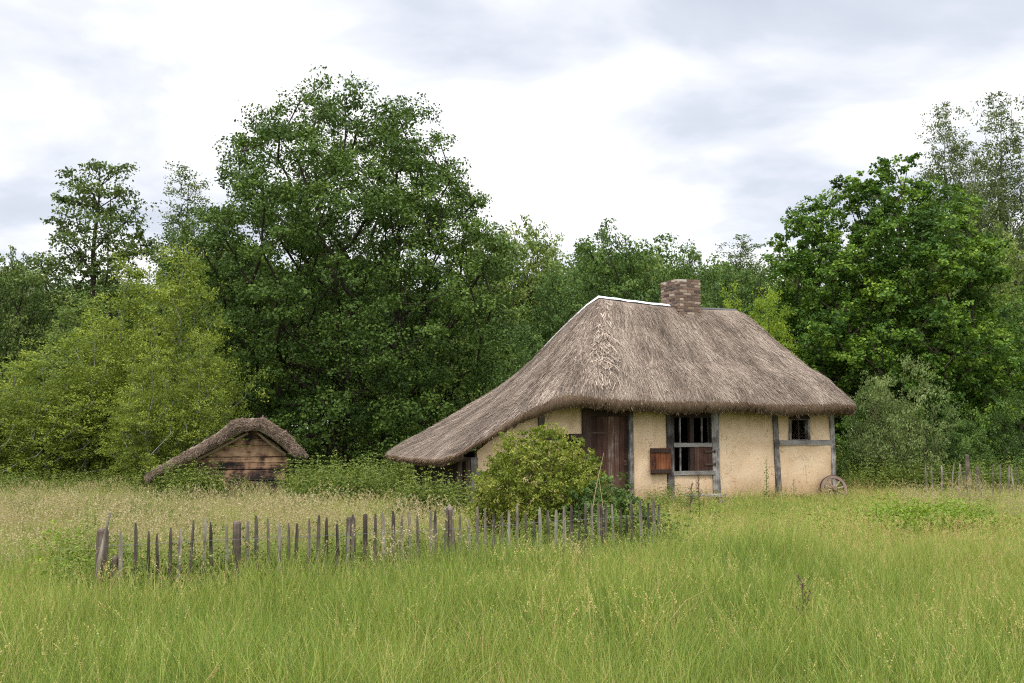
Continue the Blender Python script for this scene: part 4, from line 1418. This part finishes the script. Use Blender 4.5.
put('woodland_tree', 'round', DARK_LEAF, OAK_BARK, 688, 50, 240, 46, 'rounded dark tree directly behind the chimney', group=gB, seed=9)
put('woodland_tree', 'round', OLIVE_LEAF, OAK_BARK, 655, 55, 248, 44, 'greyish tree left of and behind the chimney', group=gB, seed=10)
put('woodland_tree', 'birch', ALDER_LEAF, OAK_BARK, 748, 56, 232, 42, 'small pointed tree on the skyline right of the chimney', group=gB, seed=11)
put('woodland_tree', 'round', DARK_LEAF, OAK_BARK, 792, 50, 245, 44, 'dark tree touching the left edge of the maple', group=gB, seed=12)
put('woodland_tree', 'round', DARK_LEAF, OAK_BARK, 735, 52, 262, 46, 'dark rounded tree behind the right end of the ridge', group=gB, seed=13)
put('woodland_tree', 'round', DARK_LEAF, OAK_BARK, 512, 42, 318, 44, 'shady tree between the oak and the sloping thatch', group=gB, seed=14)
gM = 'bright young maples behind the cottage'
put('young_maple', 'young', BRIGHT_LEAF, BROWN_BARK, 770, 30.5, 276, 34, 'bright yellow green sapling right above the roof end', group=gM, seed=1)
put('young_maple', 'young', BRIGHT_LEAF, BROWN_BARK, 735, 31, 286, 26, 'bright sapling just right of the chimney', group=gM, seed=2)
put('young_maple', 'young', MAPLE_LEAF, BROWN_BARK, 805, 33.5, 268, 40, 'green sapling between the bright one and the big maple', group=gM, seed=3)
gR = 'tall thin birches at the right'
put('birch_tree', 'birch', BIRCH_LEAF, PALE_BARK, 957, 50, 101, 38, 'tall wispy birch above the right shoulder of the maple', group=gR, seed=1)
put('birch_tree', 'birch', BIRCH_LEAF, PALE_BARK, 1016, 47, 90, 42, 'tallest wispy birch at the top right corner', group=gR, seed=2)
put('birch_tree', 'birch', BIRCH_LEAF, PALE_BARK, 988, 52, 140, 40, 'smaller birch between the two tall ones', group=gR, seed=3)
put('woodland_tree', 'round', OLIVE_LEAF, BROWN_BARK, 1002, 40, 222, 52, 'olive green tree below the birches at the right edge', group=gB, seed=15)
put('woodland_tree', 'round', MAPLE_LEAF, BROWN_BARK, 1030, 35, 285, 55, 'mid green tree cut off by the right edge', group=gB, seed=16)
put('woodland_tree', 'round', DARK_LEAF, OAK_BARK, 955, 36, 330, 60, 'dark low branched tree in shade behind the far fence', group=gB, seed=17)
gS = 'shrubs along the foot of the wood'
put('grey_willow', 'shrub', SHRUB_LEAF, BROWN_BARK, 905, 27.5, 352, 48, 'grey green feathery willow shrub right of the cottage', 'shrub', gS, 1)
put('grey_willow', 'shrub', SHRUB_LEAF, BROWN_BARK, 878, 28.5, 372, 34, 'smaller grey green shrub close to the roof corner', 'shrub', gS, 2)
put('dark_shrub', 'shrub', DARK_LEAF, BROWN_BARK, 862, 29, 400, 32, 'dark shrub immediately behind the wagon wheel', 'shrub', gS, 3)
put('dark_shrub', 'shrub', DARK_LEAF, BROWN_BARK, 950, 28.5, 398, 44, 'dark shrub behind the left end of the far fence', 'shrub', gS, 4)
put('dark_shrub', 'shrub', DARK_LEAF, BROWN_BARK, 1018, 29, 388, 42, 'dark shrub at the right edge above the far fence', 'shrub', gS, 5)
put('dark_shrub', 'shrub', OAK_LEAF, BROWN_BARK, 265, 41, 385, 50, 'dark shrub directly behind the shed ridge', 'shrub', gS, 6)
put('dark_shrub', 'shrub', OAK_LEAF, BROWN_BARK, 330, 42, 392, 50, 'dark shrub right of the shed under the oak', 'shrub', gS, 7)
put('dark_shrub', 'shrub', OAK_LEAF, BROWN_BARK, 400, 41, 388, 52, 'dark shrub left of the low thatch end', 'shrub', gS, 8)
put('dark_shrub', 'shrub', OAK_LEAF, BROWN_BARK, 465, 40, 372, 48, 'dark shrub rising behind the low sloping thatch', 'shrub', gS, 9)
put('dark_shrub', 'shrub', OAK_LEAF, BROWN_BARK, 525, 34, 345, 48, 'dark shrub behind the steep part of the left slope', 'shrub', gS, 10)

# ---- the rounded bush in front of the cottage
bush = grow('bush', 1.62, [(0.0, 0.78), (0.25, 0.95), (0.55, 0.93), (0.75, 0.74), (0.9, 0.50), (1.0, 0.25)], 620, 0.125, 125, 0.036, 81, flat=0.9, sub=8, lobes=0.10, bias=0.26, fork=0.05, trunk_r=0.035, trunk_top=0.7,
            mind=0.10, minz=0.06, rise=1.2, aspect=0.6, tintvar=0.17, twig=0.004, up=0.4, tintbase=0.60)
place_tree('rounded_bush', bush, (BUSH_LEAF, BROWN_BARK), (xat(541, 13.6), 13.6, 0), 'dense rounded yellow green bush before the cottage door', 'shrub', None, 0.0, (1.0, 1.0, 1.06))
bush2 = grow('bush2', 1.05, [(0.0, 0.5), (0.35, 0.68), (0.7, 0.5), (1.0, 0.12)], 80, 0.17, 150, 0.05, 82, flat=1.0, sub=8, lobes=0.25, bias=0.4, fork=0.05, trunk_r=0.02, trunk_top=0.7,
             mind=0.12, minz=0.05, rise=1.2, aspect=0.5, tintvar=0.15, twig=0.004)
place_tree('bramble_bush', bush2, (DARK_LEAF, BROWN_BARK), (xat(608, 12.7), 12.7, 0), 'straggly darker green bush at the right foot of the rounded bush', 'shrub')
place_tree('bramble_bush', bush2, (WEED_LEAF, BROWN_BARK), (xat(588, 13.3), 13.3, 0), 'mid green straggly growth leaning on the right side of the rounded bush', 'shrub', None, 2.1, (0.85, 0.85, 1.0))

# ================================================================== MEADOW
S_lush = [source('lush%d' % i, grass_patch('lush%d' % i, 100 + i, n=520, lmin=0.2, lmax=0.58, width=0.0052, heads=[0, 1, 2, 1, 4, 6][i], head_tint=0.84, tint=(0.29, 0.22), drymix=0.08, hw=0.0055, bend=0.5), GRASS) for i in range(6)]
S_mix = [source('mixg%d' % i, grass_patch('mixg%d' % i, 120 + i, n=400, lmin=0.12, lmax=0.40, heads=[6, 12, 20, 26][i], head_tint=0.82, tint=(0.38, 0.16), drymix=0.12, width=0.006, hl=(0.34, 0.60), hw=0.008), GRASS) for i in range(4)]
S_dry = [source('dryg%d' % i, grass_patch('dryg%d' % i, 140 + i, n=260, lmin=0.15, lmax=0.5, heads=[8, 16, 26, 34][i], head_tint=0.62, tint=(0.18, 0.24), drymix=0.3, width=0.006, hl=(0.5, 0.95), hlen=0.14, hw=0.015, bend=0.4), DRY) for i in range(4)]
S_short = [source('short%d' % i, grass_patch('short%d' % i, 160 + i, n=260, lmin=0.06, lmax=0.24, heads=14, head_tint=0.84, tint=(0.36, 0.15), width=0.007, hl=(0.2, 0.42), drymix=0.08), GRASS) for i in range(3)]
S_weed = [source('weed%d' % i, weed_patch('weed%d' % i, 180 + i), WEED_LEAF) for i in range(4)]
S_low = [source('low%d' % i, weed_patch('low%d' % i, 190 + i, stems=12, h=(0.18, 0.42), leaf=0.065, pairs=5), CLOVER_LEAF) for i in range(3)]


def project(P):
    y = P[:, 1] * math.cos(PITCH) + (P[:, 2] - EYE) * math.sin(PITCH)
    return 512 + F * P[:, 0] / y


def field(y0, y1, dens, margin=1.5, g=rng):
    """jittered points over the visible wedge of the meadow"""
    out = []
    y = y0
    step = 1 / math.sqrt(dens)
    while y < y1:
        hw = y * 0.53 + margin
        n = int(2 * hw / step)
        x = np.linspace(-hw, hw, n) + g.uniform(-step * 0.5, step * 0.5, n)
        out.append(np.stack([x, y + g.uniform(-step * 0.5, step * 0.5, n), np.zeros(n)], 1))
        y += step
    return np.concatenate(out)


def vnoise(x, y, s, ph):
    return (np.sin(x * s + ph) * np.sin(y * s * 0.9 + ph * 1.7) + 0.6 * np.sin(x * s * 2.1 - y * s * 1.3 + ph * 2.3) + 0.4 * np.sin(y * s * 3.3 + x * s * 1.1 + ph)) / 2


def in_house(P):
    dx = P[:, 0] - P0.x; dy = P[:, 1] - P0.y
    s = dx * math.cos(TH) + dy * math.sin(TH); d = -dx * math.sin(TH) + dy * math.cos(TH)
    return (s > -3.9) & (s < 6.1) & (d > -0.12) & (d < 3.5)


def house_sd(P):
    dx = P[:, 0] - P0.x; dy = P[:, 1] - P0.y
    return dx * math.cos(TH) + dy * math.sin(TH), -dx * math.sin(TH) + dy * math.cos(TH)


def fence_side(P):
    """metres behind (+) or before (-) the near fence line, and distance along it"""
    d = (FB - FA).normalized()
    rx = P[:, 0] - FA.x; ry = P[:, 1] - FA.y
    return -rx * d.y + ry * d.x, rx * d.x + ry * d.y


near = field(2.6, 11.0, 10)
mid = field(11.0, 20.0, 8, 2.0)
far = field(20.0, 33.0, 6, 3.0)
allp = np.concatenate([near, mid, far])
px = project(allp)
fd, fl = fence_side(allp)
hs, hd = house_sd(allp)
nz = vnoise(allp[:, 0], allp[:, 1], 0.8, 1.1) + 0.5 * vnoise(allp[:, 0], allp[:, 1], 2.3, 0.4)
ok = ~in_house(allp)
Y = allp[:, 1]
garden = (fd > 0.1) & (fl > -0.6) & (fl < 5.6)
jit = rng.normal(size=len(allp)) * 0.55
nz0 = nz; nz = nz + jit
frontdry = (fd > -0.75) & (fd < -0.05) & (fl > 2.2) & (fl < 6.6) & (jit > 0.5)
dryp = ok & (frontdry | ((garden) & (Y < 24) & (px < 470) & (fd > 1.4) & (nz > -0.12)) | ((px < 130) & (Y > 9.0) & (Y < 24) & (nz > 0.3)) | ((px > 900) & (Y > 17) & (Y < 24) & (nz > 0.1)))
mixp = ok & ~dryp & ((Y > 11.5) | ((px < 200) & (Y > 8) & (nz > 0.2)) | (nz > 0.75) | ((px > 820) & (nz > 0.35)))
nearwall = ok & (hd < -0.05) & (hd > -2.6) & (hs > -4.5) & (hs < 7.0)
lush = ok & ~dryp & ~mixp
mixp = mixp & ~nearwall; dryp = dryp & ~nearwall; lush = lush & ~nearwall
nz = nz0
hsc = 1.0 + 0.22 * nz + 0.15 * vnoise(allp[:, 0], allp[:, 1], 4.1, 2.2)
hsc = hsc * (1 + 0.22 * np.exp(-((fd + 0.75) / 0.6) ** 2) * ((fl > -1) & (fl < 7)))
hsc = hsc * np.where((Y > 16) & (px < 480), 0.72, 1.0) * np.where((Y > 15) & (px >= 480), 0.80, 1.0)
scatter('meadow_grass', allp[lush], S_lush, 'lush green knee high meadow grass filling the foreground', 'grass', (0.82, 1.15), 0.08, scales=hsc[lush])
scatter('seeding_grass', allp[mixp], S_mix, 'olive green meadow grass in seed beyond the fence and before the cottage', 'grass', (0.75, 1.1), 0.08, scales=hsc[mixp])
scatter('dry_grass', allp[dryp], S_dry, 'straw coloured tall dry grass behind the near fence and at the left', 'grass', (0.6, 0.95), 0.1, scales=hsc[dryp])
scatter('short_grass', allp[nearwall], S_short, 'short thin grass along the foot of the cottage wall', 'grass', (0.8, 1.3), 0.1)
# weeds: along the inner foot of the fence, round the bush, by the shed, under the roof end, by the wood edge
g = np.random.default_rng(77)
W = []
for _ in range(330):
    l = g.uniform(-0.1, 6.0); d = abs(g.normal()) * 0.45 + 0.08
    dr = (FB - FA).normalized(); q = FA + dr * l + Vector((-dr.y, dr.x, 0)) * d
    W.append((q.x, q.y, 0, g.uniform(0.6, 0.95)))
for _ in range(60):
    q = Vector((xat(g.uniform(600, 662), 12.6), g.uniform(12.0, 13.6), 0)); W.append((q.x, q.y, 0, g.uniform(0.7, 1.15)))
def belt(p0, p1, y0, y1, n, s0, s1):
    for _ in range(n):
        yy = g.uniform(y0, y1); W.append((xat(g.uniform(p0, p1), yy), yy, 0, g.uniform(s0, s1)))
belt(160, 218, 23.0, 24.0, 46, 0.8, 1.35)
belt(285, 425, 21.5, 25.5, 170, 0.5, 1.5)
belt(400, 470, 18.6, 19.6, 44, 0.75, 1.25)
belt(-40, 140, 24.5, 27.5, 110, 0.5, 1.0)
belt(850, 1070, 25.8, 28.0, 200, 0.7, 1.3)
for _ in range(90):
    l = g.uniform(-0.3, 6.1); d = -abs(g.normal()) * 0.22 - 0.06
    q = FA + dr * l + Vector((-dr.y, dr.x, 0)) * d
    W.append((q.x, q.y, 0, g.uniform(0.45, 0.75)))
for _ in range(46):
    q = hpt(g.uniform(-0.2, 6.0), -abs(g.normal()) * 0.18 - 0.12); W.append((q.x, q.y, 0, g.uniform(0.25, 0.55)))
belt(640, 700, 18.5, 20.5, 26, 0.5, 0.9)
belt(205, 270, 23.4, 24.0, 18, 0.5, 0.95)
belt(70, 115, 9.2, 11.5, 30, 0.6, 0.9)
belt(95, 200, 13, 22, 50, 0.5, 0.95)
belt(200, 460, 12, 20, 40, 0.45, 0.75)
belt(0, 90, 16, 23, 24, 0.5, 0.8)
belt(400, 1000, 29, 31, 260, 1.0, 1.8)
W = np.array(W)
W = W[~in_house(W[:, :3])]
scatter('tall_weeds', W[:, :3], S_weed, 'nettles and other leafy weeds along the fence, bush, shed and wood edge', 'weeds', (0.9, 1.1), 0.1, scales=W[:, 3])
W2 = []
for _ in range(150):
    yy = g.normal(16.3, 0.9); W2.append((xat(g.normal(925, 30), yy), yy, 0))
for _ in range(22):
    yy = g.uniform(11.5, 19); W2.append((xat(g.uniform(680, 1000), yy), yy, 0))
for _ in range(45):
    yy = g.uniform(9, 14); W2.append((xat(g.uniform(40, 120), yy), yy, 0))
W2 = np.array(W2)
scatter('low_bright_weeds', W2, S_low, 'bright green low leafy weeds patched in the grass at the right', 'weeds', (0.9, 1.5), 0.1)

# ---- single tall plants one can point at
def tall_plant(name, px_, Yp, H, label, mat, seed, leaves=46, leaf=0.07, branch=0.0, stemmat=None):
    g = np.random.default_rng(seed)
    root = empty(name, (xat(px_, Yp), Yp, 0), label, 'plant')
    m = MB(); lean = g.normal(size=2) * 0.03
    m.tube([(lean[0] * u * H, lean[1] * u * H, u * H) for u in (0, 0.3, 0.6, 0.85, 1.0)], [0.009, 0.008, 0.006, 0.004, 0.002], 5)
    P = []; Nn = []; S = []
    if branch:
        for k in range(int(branch)):
            u = 0.55 + 0.45 * k / branch; an = g.uniform(0, 6.28)
            b = np.array([lean[0] * u * H, lean[1] * u * H, u * H]); e = b + np.array([math.cos(an) * 0.09, math.sin(an) * 0.09, 0.14]) * (1.3 - u)
            m.tube([tuple(b), tuple(e)], [0.003, 0.002], 4)
            for q in range(14):
                v = g.uniform(); P.append(b + (e - b) * v + g.normal(size=3) * 0.008); Nn.append(g.normal(size=3)); S.append(0.022)
    for k in range(leaves):
        u = 0.1 + 0.9 * k / leaves; an = k * 2.4
        sz = leaf * (1.2 - 0.75 * u)
        d = np.array([math.cos(an), math.sin(an), 0.3])
        P.append(np.array([lean[0] * u * H, lean[1] * u * H, u * H]) + d * sz * 0.6); Nn.append(np.array([-d[0] * 0.5, -d[1] * 0.5, 0.9]) + g.normal(size=3) * 0.2); S.append(sz)
    m.build('stem', stemmat or mat, root)
    co, f = leaf_quads(np.array(P), np.array(Nn), np.array(S), 0.42, g)
    link('leaves', mesh_np('leaves', co, f, g.uniform(0.3, 0.8, len(f))), mat, root)


tall_plant('thistle_plant', 766, 21.9, 1.12, 'tall leafy pale green plant against the wall below the right half', WEED_LEAF, 1, 70, 0.10)
tall_plant('thistle_plant', 793, 22.6, 0.62, 'short leafy plant before the wall under the small window', WEED_LEAF, 2, 36, 0.10)
tall_plant('dock_plant', 688, 17.5, 0.78, 'rusty brown seeding dock below the cottage window', DEAD, 3, 8, 0.05, 12)
tall_plant('dock_plant', 699, 17.9, 0.92, 'taller rusty brown dock right of its twin below the window', DEAD, 4, 8, 0.05, 14)
tall_plant('dead_stalk', 802, 7.3, 0.66, 'single blackish dead flower stalk in the right foreground grass', DEAD, 5, 2, 0.02, 6)
# the long dry grass stems crossing the bush
m = MB()
m.tube([(xat(586, 12.2), 12.2, 0.3), (xat(596, 12.25), 12.25, 1.0), (xat(604, 12.3), 12.3, 1.42)], [0.006, 0.005, 0.003], 5, 0.8)
m.tube([(xat(606, 12.2), 12.2, 0.3), (xat(602, 12.25), 12.25, 0.85), (xat(598, 12.3), 12.3, 1.2)], [0.005, 0.004, 0.003], 5, 0.8)
tag(m.build('dry_stem', DRY), 'pale dry stems sticking up across the right side of the rounded bush', 'plant')

# ---- the far wood that reads as one mass
S_mass = []
for i in range(3):
    gg = np.random.default_rng(300 + i)
    C = np.clip(gg.normal(size=(9, 3)), -1, 1) * np.array([1.2, 1.2, 0.9])
    P, Nn, T, S = crown_points(C, np.full(9, 0.9), 260, 0.7, 8, gg, leaf=0.17)
    co, f = leaf_quads(P, Nn, S, 0.7, gg)
    S_mass.append(source('mass%d' % i, mesh_np('mass%d' % i, co, f, T), DARK_LEAF))
g = np.random.default_rng(9)
MP = []
for _ in range(1500):
    pxx = g.uniform(-160, 1180); yy = g.uniform(60, 72)
    topy = 292 + 18 * math.sin(pxx * 0.017) + 10 * math.sin(pxx * 0.05)
    zt = at(512, topy, yy).z
    MP.append((xat(pxx, yy), yy, g.uniform(0.2, 1) ** 0.8 * zt))
scatter('distant_wood', np.array(MP), S_mass, 'dark mass of woodland closing the view behind the single trees', 'wood', (0.8, 1.4), 0.4)

# ================================================================== SKY AND LIGHT
w = bpy.data.worlds.new('World'); SC.world = w; w.use_nodes = True
nt = w.node_tree; nt.nodes.clear()
SUN_EL, SUN_AZ = R(52), R(200)          # compass-like: sun stands behind the camera, a little to its left
out = nt.nodes.new('ShaderNodeOutputWorld'); bg = nt.nodes.new('ShaderNodeBackground')
sky = nt.nodes.new('ShaderNodeTexSky'); sky.sky_type = 'NISHITA'; sky.sun_disc = False
sky.sun_elevation = SUN_EL; sky.sun_rotation = SUN_AZ
tc = nt.nodes.new('ShaderNodeTexCoord')
sep = nt.nodes.new('ShaderNodeSeparateXYZ'); nt.links.new(tc.outputs['Generated'], sep.inputs[0])
zc = math_(nt, 'ADD', math_(nt, 'MAXIMUM', sep.outputs[2], 0.0), 0.16)
cb = nt.nodes.new('ShaderNodeCombineXYZ')
nt.links.new(math_(nt, 'DIVIDE', sep.outputs[0], zc), cb.inputs[0])
nt.links.new(math_(nt, 'DIVIDE', sep.outputs[1], zc), cb.inputs[1])
cb.inputs[2].default_value = 3.7
n1 = noise(nt, cb.outputs[0], 1.5, 7, 0.50, 0.25)
n2 = noise(nt, mapping(nt, cb.outputs[0], (1, 1.3, 1)), 0.33, 3, 0.5)
cl = math_(nt, 'ADD', math_(nt, 'MULTIPLY', n1, 0.7), math_(nt, 'MULTIPLY', n2, 0.3))
cloud = ramp(nt, [(0.30, (0.50, 0.545, 0.64)), (0.41, (0.62, 0.66, 0.745)), (0.47, (0.78, 0.805, 0.865)), (0.51, (0.93, 0.935, 0.965)), (0.55, (1.04, 1.03, 1.03)), (0.62, (1.05, 1.04, 1.05))], cl)
# an overcast sky is about three times as bright overhead as near the horizon
lift = math_(nt, 'MULTIPLY', math_(nt, 'SUBTRACT', sep.outputs[2], 0.43), 2.8, clamp=True)
lift = math_(nt, 'MULTIPLY_ADD', lift, 1.9, 1.0)
sks = nt.nodes.new('ShaderNodeVectorMath'); sks.operation = 'SCALE'; sks.inputs['Scale'].default_value = 0.1
nt.links.new(sky.outputs[0], sks.inputs[0])
csc = nt.nodes.new('ShaderNodeVectorMath'); csc.operation = 'SCALE'
nt.links.new(cloud, csc.inputs[0]); nt.links.new(lift, csc.inputs['Scale'])
colr = mix(nt, 0.94, sks.outputs[0], csc.outputs[0])
nt.links.new(colr, bg.inputs[0]); bg.inputs['Strength'].default_value = 1.0
nt.links.new(bg.outputs[0], out.inputs[0])

sun = bpy.data.lights.new('sun', 'SUN'); sun.energy = 1.5; sun.angle = R(12); sun.color = (1.0, 0.95, 0.87)
so = bpy.data.objects.new('sun', sun); COL.objects.link(so)
# sun_rotation is measured clockwise from +Y
sd = Vector((math.sin(SUN_AZ) * math.cos(SUN_EL), math.cos(SUN_AZ) * math.cos(SUN_EL), math.sin(SUN_EL)))
so.rotation_euler = sd.to_track_quat('Z', 'Y').to_euler()
so.location = sd * 50

cam = bpy.data.cameras.new('camera'); co_ = bpy.data.objects.new('camera', cam); COL.objects.link(co_)
cam.sensor_width = 36.0; cam.lens = F / 1024 * 36.0; cam.clip_end = 3000
co_.location = (0, 0, EYE); co_.rotation_euler = (math.pi / 2 + PITCH, 0, 0)
SC.camera = co_

SC.view_settings.view_transform = 'Standard'; SC.view_settings.look = 'None'
SC.view_settings.exposure = 0.32; SC.view_settings.gamma = 1.0
SC.cycles.max_bounces = 4; SC.cycles.diffuse_bounces = 2; SC.cycles.glossy_bounces = 2; SC.cycles.transmission_bounces = 3
SC.cycles.use_denoising = False
SC.cycles.filter_width = 1.15
